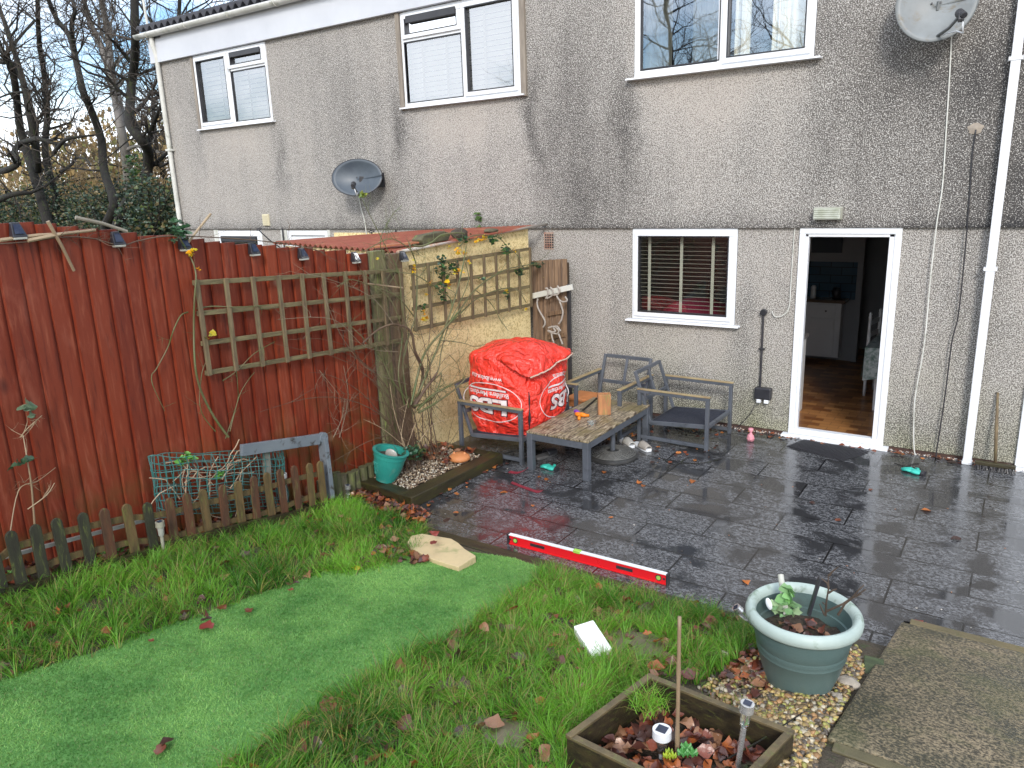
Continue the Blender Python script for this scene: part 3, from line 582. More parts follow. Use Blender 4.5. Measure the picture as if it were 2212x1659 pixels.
MB().box(-2.14, -2.084, -.045, -.002, .86, .875).build('conduit_clip', mdark, sk)
for x in (-2.11, -2.035): MB().box(x-.022, x+.022, -.07, -.02, .315, .354).build('plug', white, sk, bevel=.006)
cable('power_lead', [(1630, 875), (1622, 892), (1608, 908), (1598, 918), (1590, 925)], mdark, 'thin black lead dropping from the outdoor socket', r=.004, y=-.04)
for px, lab in ((583, 'black scrolled hanging bracket beside the neighbour window'), (868, 'black scrolled hanging bracket beyond the red shed roof')):
    if px == 583: p = at(610, 495, 1, -.03)
    else: p = at(855, 500, 1, -.03); 
    b = MB(); b.tube([(p.x, -.03, p.z+.02), (p.x, -.03, p.z-.4)], .012, 6); b.tube([(p.x, -.05, p.z-.3), (p.x-.1, -.2, p.z-.15), (p.x-.16, -.32, p.z)], .009, 6)
    b.tube([(p.x-.16+.04*sin(a), -.32-.04*cos(a), p.z+.0+.04*(1-cos(a))*.4) for a in np.linspace(0, 5, 14)], .007, 5); tag(b.build('hanging_bracket', mdark), lab, 'bracket')
# ------------------------------------------------------------------ red fence (feather-edge boards), post, lights
XF = -4.70
def ftop(y): return 2.0+.147*(-2.8-y)
RF = empty('board_fence', (XF, -5.2, 0), label='tall red stained feather edge fence stepping down to the house', cat='fence')
for (ya, yb) in ((-8.992, -6.385), (-6.385, -4.489), (-4.489, -2.830)):
    b = MB(); y = ya; n = int(round((yb-ya)/.1185)); w = (yb-ya)/n
    for i in range(n):
        y0 = ya+i*w; y1 = y0+w+.018; zt = ftop((y0+y1)/2)+random.uniform(-.012, .012); zb_ = G(XF, y0)-.1; wob = random.uniform(-.004, .004)
        nz = 5
        for k in range(nz):
            za, zc = zb_+(zt-zb_)*k/nz, zb_+(zt-zb_)*(k+1)/nz
            f = lambda z: .004*sin(z*2.1+i*1.7)
            v = []
            for z in (za, zc): v += [(XF+.000+f(z), y0, z), (XF+.036+f(z)+wob, y0+.002, z), (XF+.014+f(z)+wob, y1-.018, z), (XF-.004+f(z), y1-.018, z)]
            fs = [(0, 1, 5, 4), (1, 2, 6, 5), (2, 3, 7, 6)]
            if k == nz-1: fs.append((4, 5, 6, 7))
            b.add(v, fs)
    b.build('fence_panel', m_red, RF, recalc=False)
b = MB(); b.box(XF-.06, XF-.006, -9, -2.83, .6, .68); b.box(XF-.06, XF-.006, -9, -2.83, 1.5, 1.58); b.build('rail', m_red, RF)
pst = GM('green_weathered_post', (.09, .085, .035), (.19, .17, .085), 5, st=(7, 7, .8), rough=.7, bump=.5, bsc=20, c3=(.20, .25, .07))
pst2 = GM('brown_weathered_post', (.09, .055, .03), (.17, .11, .06), 5, st=(7, 7, .8), rough=.7, bump=.5, bsc=20, c3=(.12, .09, .05))
MB().box(XF-.03, XF+.05, -2.80, -2.65, -.0, 2.02).build('post', pst, RF, bevel=.006, label='green weathered end post')
MB().box(XF-.03, XF+.08, -2.58, -2.47, -.0, 1.98).build('post', pst2, RF, bevel=.006, label='brown weathered end post')
glow = GM('solar_cell', (.02, .025, .05), (.04, .05, .08), 20, rough=.12, bump=.02); lens = GM('lamp_lens', (.42, .42, .38), (.35, .35, .3), 10, rough=.3, bump=.1)
def fence_light(c, label):
    t = empty('solar_light', c, label=label, cat='solar light', group='solar lights along the fence top')
    b = MB(); b.add([(0, -.05, -.05), (.07, -.055, -.05), (.07, .055, -.05), (0, .05, -.05), (0, -.034, .055), (.022, -.030, .055), (.022, .030, .055), (0, .034, .055)],
                    [(3, 2, 1, 0), (4, 5, 6, 7), (0, 1, 5, 4), (1, 2, 6, 5), (2, 3, 7, 6), (3, 0, 4, 7)]); b.build('casing', mdark, t, world=False, bevel=.005)
    MB().add([(.064, -.036, -.028), (.064, .036, -.028), (.033, .024, .04), (.033, -.024, .04)], [(0, 1, 2, 3)]).build('solar_panel', glow, t, world=False).location = (.0035, 0, .0015)
    MB().box(.02, .068, -.048, .048, -.068, -.051).build('lens', lens, t, world=False, bevel=.004)
    return t
for (px, py, lab) in ((32, 497, 'leftmost solar light at the far left end of the red fence'), (248, 515, 'second solar light from the left on the red fence'), (393, 525, 'solar light half hidden by evergreen leaves on the red fence'), (543, 537, 'solar light above the left half of the fence trellis'), (649, 547, 'solar light above the middle of the fence trellis'), (763, 555, 'solar light behind bare twigs near the fence end'), (858, 552, 'solar light on the brown post beside the yellow shed')):
    p = at(px, py, 0, XF+.03); p.x = XF+(.03 if px < 820 else .082); fence_light(p, lab).scale = (.8, .72, .76)

# ------------------------------------------------------------------ trellises
def trellis(name, x, yz, nv, rows, label):
    (ya, ta, ba), (yb, tb, bb) = yz; t = empty(name, (x, (ya+yb)/2, (ba+bb)/2), label=label, cat='trellis', group=None)
    for k in range(rows):
        s = k/(rows-1); za = ta+(ba-ta)*s; zb_ = tb+(bb-tb)*s
        MB().bar((x, ya-.02, za), (x, yb+.02, zb_), .018, .034).build('rail', wood_old_h, t, bevel=.003)
    for k in range(nv):
        s = k/(nv-1); y = ya+(yb-ya)*s; zt = ta+(tb-ta)*s+.02; zb_ = ba+(bb-ba)*s-.02
        MB().bar((x+.0195, y+random.uniform(-.006, .006), zb_), (x+.0195, y+random.uniform(-.006, .006), zt), .034, .018, (1, 0, 0)).build('upright', wood_old, t, bevel=.003)
    return t
trellis('trellis', -4.615, ((-4.53, 1.955, 1.335), (-2.53, 1.83, 1.205)), 10, 4, 'weathered square trellis screwed to the red fence')
trellis('trellis', -4.62, ((-2.36, 1.845, 1.275), (-.40, 1.85, 1.225)), 10, 4, 'weathered square trellis on the yellow shed wall')

# ------------------------------------------------------------------ neighbour shed
SH = empty('garden_shed', (-5.5, -1.3, 0), label='yellow rendered shed with a red corrugated roof against the house', cat='shed')
b = MB(); b.add([(-4.68, -2.43, 0), (-4.68, -.30, 0), (-4.68, -.30, 2.07), (-4.68, -2.43, 1.975)], [(0, 1, 2, 3)]); b.add([(-6.25, -2.40, 0), (-4.68, -2.43, 0), (-4.68, -2.43, 1.975), (-6.25, -2.40, 2.02)], [(0, 1, 2, 3)])
b.add([(-4.68, -.30, 0), (-6.2, -.30, 0), (-6.2, -.30, 2.02), (-4.68, -.30, 2.07)], [(0, 1, 2, 3)]); b.add([(-6.25, -2.4, 0), (-6.2, -.3, 0), (-6.2, -.3, 2.0), (-6.25, -2.4, 2.0)], [(3, 2, 1, 0)]); b.build('wall', m_yel, SH, recalc=False)
rust = GM('red_corrugated_sheet', (.23, .055, .032), (.29, .085, .05), 3, st=(3, .6, 1), rough=.5, bump=.2, c3=(.36, .17, .08), s3=2.5)
A_, B_, C_, P_ = Vector((-4.60, -.24, 2.095)), Vector((-4.64, -2.48, 1.99)), Vector((-6.36, -2.46, 2.06)), Vector((-6.30, -.24, 2.035))
def rf(u, v):
    p = (B_*(1-u)+C_*u)*(1-v)+(A_*(1-u)+P_*u)*v; return (p.x, p.y, p.z+.014*sin(u*24*2*pi))
b = MB(); b.grid(rf, 240, 3); b.grid(lambda u, v: tuple(Vector(rf(u, v))-Vector((0, 0, .007))), 240, 3); b.grid(lambda u, v: tuple(Vector(rf(u, 0))-Vector((0, -.0005, .007*v))), 240, 1); b.build('roof', rust, SH, smooth=False)
fl_ = GM('pale_flashing', (.42, .38, .32), (.5, .47, .43), 5, st=(1, .4, 1), rough=.5, bump=.2, c3=(.4, .2, .1))
MB().tube([(-4.645, -2.50, 1.99), (-4.64, -1.2, 2.045), (-4.60, .0, 2.105)], .014, 8).build('roof_trim', fl_, SH, smooth=True)
MB().box(-6.2, -4.70, -2.455, -2.425, 1.90, 1.965).build('eaves_board', fl_, SH)
b = MB(); b.prism([(-2.12, 2.025), (-1.75, 2.04), (-1.70, 2.10), (-1.80, 2.13), (-2.10, 2.11), (-2.15, 2.07)], 0, -4.78, -4.66); p1 = b.build('timber_offcut', GM('mossy_log', (.11, .10, .055), (.05, .045, .028), 12, st=(1, .3, 1), rough=.9, bump=.8, c3=(.16, .20, .05)), bevel=.008); tag(p1, 'mossy split log lying on the shed roof edge', 'log')
def rock(name, c, r, m, label, seed=0, cat='rock'):
    b = MB(); b.sph(c, r, 20, 12); q = []
    for v in b.v:
        w = Vector(v)-Vector(c); k = 1+.35*noise.noise(w*6/max(r)*.3+Vector((seed, 0, 0)))+.12*noise.noise(w*20/max(r)*.2); q.append(tuple(Vector(c)+w*k))
    b.v = q; return tag(b.build(name, m, smooth=True), label, cat)
rock('rock', (-4.72, -1.50, 2.085), (.06, .10, .055), GM('rough_clinker', (.05, .04, .03), (.09, .07, .05), 30, rough=.9, bump=1., bd=.02), 'dark rough clinker lump weighing down the shed roof')
rock('rock', (-4.70, -.98, 2.085), (.05, .11, .025), GM('mossy_slate', (.08, .08, .05), (.12, .10, .06), 20, rough=.9, bump=.8), 'flat mossy stone near the house end of the shed roof', 3)
MB().prism([(-2.55, 2.02), (-2.12, 2.035), (-2.12, 2.045), (-2.55, 2.03)], 0, -4.95, -4.72)
tag(MB().bar((-4.9, -2.55, 2.035), (-4.72, -2.15, 2.05), .12, .012).build('board', GM('orange_board', (.40, .16, .06), (.3, .1, .05), 6, rough=.6)), 'loose orange board on the corner of the shed roof', 'board')
# ------------------------------------------------------------------ brown board gate between shed and house
gw = GM('brown_gate_board', (.22, .135, .075), (.09, .055, .035), 5, st=(9, 9, .5), rough=.6, bump=.4, bsc=20, c3=(.32, .22, .14))
GT = empty('board_gate', (-4.48, -.16, 0), label='narrow brown feather edge gate between the shed and the house', cat='gate')
b = MB()
for i in range(6):
    x = -4.70+i*.0775; b.add([(x, -.214, 0), (x+.062, -.194, 0), (x+.062, -.178, 0), (x, -.178, 0), (x, -.214, 1.70+.006*i), (x+.062, -.194, 1.70+.006*i), (x+.062, -.178, 1.70+.006*i), (x, -.178, 1.70+.006*i)], [(0, 1, 5, 4), (1, 2, 6, 5), (4, 5, 6, 7), (3, 0, 4, 7), (2, 3, 7, 6)])
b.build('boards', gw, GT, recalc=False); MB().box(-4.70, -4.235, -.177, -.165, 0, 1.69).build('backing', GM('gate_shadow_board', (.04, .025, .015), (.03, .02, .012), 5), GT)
for z in (1.13, .86): MB().bar((-4.50, -.222, z-.03), (-4.27, -.222, z+.02), .018, .05).build('batten', gw, GT, bevel=.003)
MB().box(-4.245, -4.215, -.21, -.17, 0, 1.45).build('gate_post', mdark, GT)
tag(MB().bar((-4.76, -.285, 1.285), (-4.13, -.285, 1.435), .03, .062).build('white_batten', offwhite, bevel=.003), 'flaking white wooden batten tied across the brown gate', 'batten')
rope = GM('pale_rope', (.42, .38, .34), (.3, .27, .24), 30, rough=.8, bump=.6, bsc=120)
def gp(l, y): 
    S = lambda x, y_: ((1250+x/6.143)/1.15733, (600+y_/6.143)/1.15733)
    return [at(*S(a, c), 1, y) for a, c in l]
def smooth(P, k=6):
    Q = []
    for i in range(len(P)-1):
        p0, p1, p2, p3 = P[max(i-1, 0)], P[i], P[i+1], P[min(i+2, len(P)-1)]
        for j in range(k):
            s = j/k; Q.append(.5*((2*p1)+(p2-p0)*s+(2*p0-5*p1+4*p2-p3)*s*s+(3*p1-p0-3*p2+p3)*s**3))
    Q.append(P[-1]); return Q
b = MB()
for l in ([(700, 900), (740, 830), (730, 750), (700, 745)], [(720, 900), (800, 850), (815, 780), (770, 725)], [(820, 850), (890, 830), (915, 760), (880, 705)], [(870, 850), (900, 910), (960, 950), (1030, 930), (1000, 870)],
          [(580, 900), (570, 980), (600, 1080), (680, 1220), (690, 1290), (660, 1340)], [(915, 940), (950, 1040), (965, 1120), (940, 1230), (900, 1290)],
          [(740, 1350), (830, 1330), (900, 1390), (870, 1440), (760, 1410), (740, 1390), (800, 1410), (850, 1400), (820, 1340), (880, 1330), (930, 1400)], [(790, 1430), (800, 1500), (830, 1590)], [(900, 1440), (930, 1520), (960, 1600)]):
    b.tube(smooth(gp(l, -.325)), .010, 7)
tag(b.build('rope', rope, smooth=True), 'pale rope knotted over the batten and gate', 'rope')

# ------------------------------------------------------------------ garden furniture
slatw = N('worn_table_slats'); _n = slatw; co = _n.co(); yv = _n.nd('SeparateXYZ', {0: co}).outputs[0]
gr = _n.noi(_n.map(co, (5, .7, 1)), 16, 6, .7, .5); gap = _n.rmp(_n.m_('FRACT', _n.m_('MULTIPLY', yv, 9.2)), (.0, 0), (.06, 1), (.94, 1), (1., 0))
c = _n.mix(_n.rmp(gr, (.42, 0), (.60, 1)), (.045, .028, .015), (.46, .38, .26)); c = _n.mix(_n.rmp(_n.noi(co, 3, 5), (.48, 0), (.62, .7)), c, (.15, .12, .04)); c = _n.mix(gap, (.012, .008, .006), c)
m_slat = _n.fin(c, _n.rmp(gr, (.4, .3), (.6, .6)), _n.bump(_n.m_('ADD', gr, gap), .5, .006))
armw = GM('worn_arm_wood', (.36, .28, .15), (.24, .17, .09), 6, st=(1, 1, 1), rough=.55, bump=.3, c3=(.3, .26, .12))
cushm = GM('navy_seat_mat', (.012, .016, .028), (.02, .024, .04), 30, rough=.9, bump=1., bsc=220, bd=.006, speck=(.10, .10, .11))
def armchair(w, label, pad=True):
    # local frame: sitter faces -Y; origin on the floor under the seat centre
    t = empty('garden_armchair', (0, 0, 0), label=label, cat='garden chair', group='grey metal garden chairs'); d = .37; h = w/2; k = .019
    for s in (-1, 1):
        for yy in (-d+k, d-k): MB().box(s*h-k, s*h+k, yy-k*.9, yy+k*.9, 0, .50).build('leg', charcoal, t, world=False, bevel=.004)
        MB().box(s*h-k, s*h+k, -d, d, .5005, .530).build('arm_rail', charcoal, t, world=False, bevel=.004)
        MB().box(s*h-k-.004, s*h+k+.004, -d-.004, d+.004, .531, .543).build('armrest', armw, t, world=False, bevel=.004)
        MB().box(s*h-k*.8, s*h+k*.8, -d+2*k, d-2*k, .03, .062).build('floor_rail', charcoal, t, world=False, bevel=.003)
        MB().bar((s*(h-.03), -d+.03, .235), (s*(h-.03), d-.13, .195), .022, .04).build('seat_rail', charcoal, t, world=False, bevel=.003)
        MB().bar((s*(h-.035), d-.13, .18), (s*(h-.035), d+.05, .70), .028, .028, (0, 1, 0)).build('back_post', charcoal, t, world=False, bevel=.003)
    MB().box(-h+k, h-k, -d+.012, -d+.044, .215, .25).build('front_rail', charcoal, t, world=False, bevel=.003)
    MB().box(-h+.05, h-.05, d-.15, d-.12, .175, .21).build('rear_rail', charcoal, t, world=False, bevel=.003)
    nv = 1 if w < .8 else 2
    bk = lambda z: d-.13+(z-.18)*.346
    for z in (.685, .42): MB().box(-h+.05, h-.05, bk(z)-.013, bk(z)+.013, z-.018, z+.018).build('back_rail', charcoal, t, world=False, bevel=.003)
    for i in range(nv):
        x = -h+(i+1)*w/(nv+1); MB().bar((x, bk(.43), .43), (x, bk(.68), .68), .028, .02, (0, 1, 0)).build('back_bar', charcoal, t, world=False, bevel=.003)
    if pad:
        b = MB(); b.grid(lambda u, v: (-h+.05+u*(w-.10), -d+.05+v*(2*d-.19), .238-.03*v-.02*sin(pi*u)*sin(pi*v)+.012), 12, 12); o = b.build('seat_mat', cushm, t, world=False, smooth=True); o.modifiers.new('s', 'SOLIDIFY').thickness = .014
    return t
c1 = armchair(.64, 'grey metal armchair facing right with a sagging dark seat mat'); c1.location = (-2.70, -.54, 0); c1.rotation_euler = (0, 0, R(90)+R(-1))
c2 = armchair(.62, 'grey metal armchair with its back to the wall under the window'); c2.location = (-3.51, -.62, 0); c2.rotation_euler = (0, 0, R(-2))
c3 = armchair(1.04, 'wide grey metal garden seat holding the red builder bag'); c3.location = (-4.06, -1.50, 0); c3.rotation_euler = (0, 0, R(90))
TB = empty('coffee_table', (-3.27, -1.45, 0), label='low grey metal coffee table with worn wooden slat top', cat='garden table')
x0, x1, y0, y1 = -3.60, -2.965, -2.10, -.80
for x in (x0+.03, x1-.03):
    for y in (y0+.03, y1-.03): MB().box(x-.03, x+.03, y-.03, y+.03, 0, .352).build('leg', charcoal, TB, bevel=.006)
b = MB(); b.box(x0+.005, x1-.005, y0+.005, y0+.04, .29, .351); b.box(x0+.005, x1-.005, y1-.04, y1-.005, .29, .351); b.box(x0+.005, x0+.04, y0+.041, y1-.041, .291, .3505); b.box(x1-.04, x1-.005, y0+.041, y1-.041, .291, .3505); b.build('frame', charcoal, TB, bevel=.004)
MB().box(x0, x1, y0, y1, .353, .372).build('tabletop', m_slat, TB, bevel=.004)
# things on the table
wb = empty('wooden_block_planter', (-3.225, -1.29, .372), label='upright reddish wooden box standing on the coffee table', cat='wooden box')
wor = GM('orange_cedar', (.45, .20, .08), (.32, .14, .06), 5, st=(8, 8, 1), rough=.5, bump=.3, c3=(.22, .2, .06))
wb.rotation_euler = (0, 0, R(32))
for (a, c, d, e) in ((-.060, .060, -.045, -.03), (-.060, .060, .03, .045), (-.060, -.047, -.029, .029), (.047, .060, -.029, .029)): MB().box(a, c, d, e, 0, .20).build('side', wor, wb, world=False, bevel=.003)
MB().box(-.046, .046, -.029, .029, 0, .14).build('core', wor, wb, world=False)
ty = empty('rubber_toy', (-3.42, -1.46, .372), label='orange and purple soft toy lying on the coffee table', cat='toy')
om = GM('orange_rubber', (.90, .28, .01), (.8, .2, .01), 10, rough=.4); pm = GM('purple_rubber', (.16, .04, .35), (.2, .05, .4), 10, rough=.4)
b = MB(); b.sph((-3.40, -1.49, .395), (.055, .030, .02), rot=(0, 0, -.7)); b.tube([(-3.38, -1.50, .39), (-3.33, -1.49, .395), (-3.30, -1.46, .388)], [.018, .016, .013], 8); b.tube([(-3.37, -1.52, .39), (-3.345, -1.57, .392), (-3.33, -1.60, .386)], [.016, .014, .014], 8); b.tube([(-3.42, -1.47, .39), (-3.39, -1.44, .39), (-3.36, -1.43, .386)], [.014, .012, .01], 8); b.build('toy_body', om, ty, smooth=True)
b = MB(); b.sph((-3.455, -1.43, .40), (.026, .022, .018)); b.tube([(-3.44, -1.45, .398), (-3.415, -1.47, .402)], [.02, .022], 8); b.build('toy_head', pm, ty, smooth=True)
MB().lathe([(0, .0), (.034, 0), (.042, .03), (.034, .031), (.029, .008), (0, .008)], 24, (-3.165, -1.66, .3725)).build('ashtray', glass_clear, smooth='a'); tag(bpy.data.objects['ashtray'], 'small clear glass ashtray on the coffee table', 'ashtray')
# parasol base under the table
pbm = GM('iron_grey_base', (.035, .035, .035), (.07, .07, .068), 12, rough=.45, bump=.3, metal=.3)
pb = empty('parasol_base', (-3.065, -1.43, 0), label='round woven pattern parasol base under the table', cat='parasol base')
MB().lathe([(0, 0), (.225, 0), (.235, .012), (.235, .03), (.215, .045), (.06, .066), (.045, .075), (0, .075)], 48, (-3.065, -1.43, 0)).build('disc', pbm, pb, smooth='a')
b = MB()
for rr in np.linspace(.06, .215, 8): b.tube([(-3.065+rr*cos(a), -1.43+rr*sin(a), .069-(rr-.06)/.155*.021+.002) for a in np.linspace(0, 2*pi, 37)], .0045, 4)
for a in np.linspace(0, 2*pi, 29)[:-1]: b.tube([(-3.065+rr*cos(a+rr*1.5), -1.43+rr*sin(a+rr*1.5), .070-(rr-.06)/.155*.021+.002) for rr in (.06, .11, .16, .215)], .003, 4)
b.build('woven_relief', GM('relief_grey', (.11, .11, .105), (.17, .17, .16), 20, rough=.5), pb)
MB().lathe([(.024, .07), (.024, .285), (.019, .285)], 18, (-3.065, -1.43, 0)).build('tube', charcoal, pb, smooth='a')

# ------------------------------------------------------------------ red builder's bag, upside down on the wide seat
BC = Vector((-4.015, -1.575, .20)); BW = Vector((.392, .395, .42))
def bag(p):
    x, y, z = p; q = Vector(p)
    rr = max(abs(x), abs(y)); k = 1.
    L = (abs(x)**3.6+abs(y)**3.6)**(1/3.6); k = (rr/L if L > 0 else 1)**.9
    X, Y = x*k, y*k
    bul = 1+.05*(1-z*z)-(.08*max(0, -z-.4)/.6); X *= bul; Y *= bul
    Z = z
    top = max(0., (z-.55)/.45)
    sh = 1-.0*top**2.2; X *= sh; Y *= sh
    px, py, pz = BC.x+X*BW.x, BC.y+Y*BW.y, BC.z+(Z+1)*BW.y*.98
    if z > .3: pz += .125*(max(0, 1-x*x)*max(0, 1-y*y))**.6*((z-.3)/.7) - .04*(x*.5+.5)*(1-y)*.5*(z-.3)
    # folded top sheet: hangs proud of the right face and front corner, with a deep crease beneath it
    front = max(0, (-y-.80)/.2); right = max(0, (x-.80)/.2)
    zl = .815+.17*(py+1.97) if right > 0 else .815
    if front > 0: zl = max(zl, .815+.50*max(0, -3.66-px)) if px > -4.05 else 9
    dd = pz-zl; w = max(right, front*max(0, min(1, (px+4.02)/.33)))
    if zl < 5:
        push = (.035*math.exp(-(max(0, dd)/.10)**2) if dd > 0 else -.055*math.exp(-((dd+.035)/.085)**2))*w
        if right > 0: px += push*right
        if front > 0: py -= push*front
    cr = noise.noise(Vector((px*5, py*5, pz*6)))*.028+abs(noise.noise(Vector((px*9, py*9, pz*7+7))))*.018+noise.noise(Vector((px*30, py*28, pz*30)))*.0015
    n = Vector((X**3, Y**3, (z**5)*.8)); n = n.normalized() if n.length > 1e-6 else Vector((0, 0, 1))
    tipk = max(0, x*.5+y*.5-.55)/.45*math.exp(-((z-.75)/.3)**2); px += .07*tipk; pz += .0*tipk
    P = Vector((px, py, pz))+n*(cr-.012)
    return P, n
BG = empty('builders_bag', (BC.x, BC.y, BC.z), label='bulging red builders merchant bulk bag upside down on the wide seat', cat='bulk bag')
def bagmesh():
    b = MB(); n = 56
    faces = [lambda u, v: (u, -1, v), lambda u, v: (1, u, v), lambda u, v: (-u, 1, v), lambda u, v: (-1, -u, v), lambda u, v: (u, v, 1), lambda u, v: (u, -v, -1)]
    for f in faces: b.grid(lambda u, v: tuple(bag(f(2*u-1, 2*v-1))[0]), n, n)
    bm = bmesh.new(); me = bpy.data.meshes.new('t'); me.from_pydata(b.v, [], b.f); bm.from_mesh(me); bmesh.ops.remove_doubles(bm, verts=bm.verts, dist=.0004)
    bmesh.ops.recalc_face_normals(bm, faces=bm.faces); b2 = MB(); b2.v = [tuple(v.co) for v in bm.verts]; b2.f = [tuple(q.index for q in f.verts) for f in bm.faces]; bm.free(); return b2
bagmesh().build('bag_fabric', m_tarp, BG, smooth=True)
inkw = GM('white_print', (.78, .72, .72), (.70, .60, .60), 14, rough=.4, c3=(.68, .35, .33), s3=2.5, bump=.3); inkd = GM('dark_print', (.10, .02, .03), (.14, .03, .04), 12, rough=.4)
def text2d(txt, size, ext=0):
    cu = bpy.data.curves.new('t', 'FONT'); cu.body = txt; cu.size = 1; cu.offset = ext; cu.align_x = 'CENTER'; cu.align_y = 'CENTER'; cu.resolution_u = 3
    o = bpy.data.objects.new('t', cu); COL.objects.link(o); dg = bpy.context.evaluated_depsgraph_get(); me = bpy.data.meshes.new_from_object(o.evaluated_get(dg))
    bm = bmesh.new(); bm.from_mesh(me); bmesh.ops.remove_doubles(bm, verts=bm.verts, dist=.0001)
    for _ in range(4):
        es = [e for e in bm.edges if e.calc_length() > .11]
        if not es: break
        bmesh.ops.subdivide_edges(bm, edges=es, cuts=1); bmesh.ops.triangulate(bm, faces=bm.faces)
    V = [(v.co.x, v.co.y) for v in bm.verts]; F = [tuple(v.index for v in f.verts) for f in bm.faces]; bm.free(); bpy.data.objects.remove(o); return V, F
def onbag(name, VF, m, face, c, sx, sy, rot=0., lift=.004, shear=0.):
    V, F = VF; b = MB(); q = []
    for (x, y) in V:
        X = -x*sx; Y = -y*sy; X, Y = X*cos(rot)-Y*sin(rot), X*sin(rot)+Y*cos(rot)        # turned upside down
        u, w = c[0]+X, c[1]+Y; p, n = bag((u, -1, w) if face == 'f' else (1, u, w)); dr = Vector((0, -1, 0)) if face == 'f' else Vector((1, 0, 0)); q.append(p+(dr*.8+n*.2)*lift)
    b.add(q, F); return b.build(name, m, BG, recalc=False)
def ringVF(rx, ry, w, a0=0, a1=2*pi, n=70):
    V = []; F = []
    for i in range(n+1):
        a = a0+(a1-a0)*i/n; V += [(rx*cos(a), ry*sin(a)), ((rx-w)*cos(a), (ry-w*1.0)*sin(a))]
        if i < n: F.append((2*i, 2*i+1, 2*i+3, 2*i+2))
    return V, F
def rectVF(w, h, n=14): return [(w*(i/n-.5), h*(j-.5)) for j in (0, 1) for i in range(n+1)], [(i, i+1, n+2+i, n+1+i) for i in range(n)]
T_l = text2d('LBS', 1, .035); T_lo = text2d('LBS', 1, .075); T_b = text2d('Builders Merchants', 1, .02); T_w = text2d('www.lbsbm.co.uk', 1, .012)
onbag('printed_outline', T_lo, inkd, 'f', (-.26, -.17), .80, .52, lift=.004); onbag('printed_letters', T_l, inkw, 'f', (-.26, -.17), .80, .52, lift=.0065)
onbag('printed_words', T_b, inkw, 'f', (-.26, .115), .165, .17); onbag('printed_web_address', T_w, inkw, 'f', (-.30, .53), .14, .16, rot=-.06)
onbag('printed_bar', rectVF(1.2, .06), inkd, 'f', (-.26, .225), 1, 1); onbag('printed_bar', rectVF(1.16, .045), inkw, 'f', (-.26, .228), 1, 1, lift=.0065)
onbag('printed_ellipse', ringVF(.95, .50, .022), inkw, 'f', (-.20, -.10), 1, 1)
onbag('printed_outline', T_lo, inkd, 'r', (.34, -.17), .66, .52, lift=.004); onbag('printed_letters', T_l, inkw, 'r', (.34, -.17), .66, .52, lift=.0065)
onbag('printed_words', T_b, inkw, 'r', (.30, .115), .145, .16); onbag('printed_web_address', T_w, inkw, 'r', (.40, .43), .10, .13, rot=-.05)
onbag('printed_bar', rectVF(1.1, .045), inkw, 'r', (.30, .225), 1, 1, rot=0.); onbag('printed_ellipse', ringVF(.82, .52, .022), inkw, 'r', (.24, -.10), 1, 1)
seam = GM('pale_binding', (.55, .42, .35), (.45, .3, .22), 20, rough=.8)
def bagline(l, lift): return [bag(p)[0]+bag(p)[1]*lift for p in l]
P = []
for s in np.linspace(-1, 1, 40):
    # follow the crease level on the right face
    best = min(np.linspace(-.2, .9, 111), key=lambda zz_: abs(bag((1, s, zz_))[0].z-(.822+.17*(bag((1, s, zz_))[0].y+1.97)))); p = bag((1, s, best))[0]; P.append(p+Vector((.012, 0, 0)))
MB().tube(P, .008, 6).build('seam', seam, BG, smooth=True)
P = [bag((1, -1, s))[0]+Vector((.006, -.006, 0)) for s in np.linspace(.25, -1, 30)]
MB().tube(P, [.004+.010*math.sin(pi*i/29)*(.5+.5*sin(i*.5)) for i in range(30)], 6).build('corner_slit', mdark, BG, smooth=True)
b = MB(); b.grid(lambda u, v: (BC.x-.36+u*.70, BC.y-.36+v*.72, .205+.02*sin(u*17)*sin(v*9)), 20, 20); o = b.build('plastic_sheet', mdark, smooth=True); o.modifiers.new('s', 'SOLIDIFY').thickness = .02; tag(o, 'crumpled black plastic sheet under the red bag', 'plastic sheet')
# ------------------------------------------------------------------ raised bed, pots, log edging
BD = empty('sleeper_bed', (-4.3, -2.7, 0), label='low raised bed of wet mossy sleepers below the yellow wall', cat='raised bed')
MB().bar((-4.66, -3.17, .047), (-4.07, -3.235, .047), .13, .095).build('sleeper', wood_wet, BD, bevel=.008)
MB().bar((-4.0, -3.31, .050), (-3.955, -2.07, .050), .14, .10).build('sleeper', wood_wet_y, BD, bevel=.008)
MB().bar((-4.64, -2.12, .046), (-4.035, -2.12, .046), .12, .094).build('sleeper', wood_wet, BD, bevel=.008)
b = MB(); b.grid(lambda u, v: (-4.70+u*.67, -3.2+v*1.08, .068+.02*noise.noise(Vector((u*7, v*9, 0)))), 24, 30); b.build('bed_soil', soil, BD, smooth=True)
gp_ = GM('teal_plastic', (.03, .27, .22), (.02, .21, .18), 4, rough=.35, bump=.05, c3=(.10, .25, .2))
gp2 = GM('faded_teal_plastic', (.078, .128, .125), (.105, .16, .152), 2.2, rough=.45, bump=.12, bsc=160, c3=(.085, .10, .085), s3=1.4, speck=(.05, .10, .10))
rimm = GM('faded_mint_rim', (.34, .42, .39), (.42, .50, .46), 4, rough=.5, bump=.1, c3=(.14, .20, .13), s3=2.)
pc = at(833, 1036, 2, .10)
GP = empty('teal_plant_pot', (pc.x, pc.y, .1), rot=(-.565*R(14), .825*R(14), 0), label='tilted teal plastic plant pot on the corner sleeper', cat='plant pot')
def fluted(a, z): return 1-.02*max(0, sin(a*22))*(1 if .05 < z < .2 else 0)
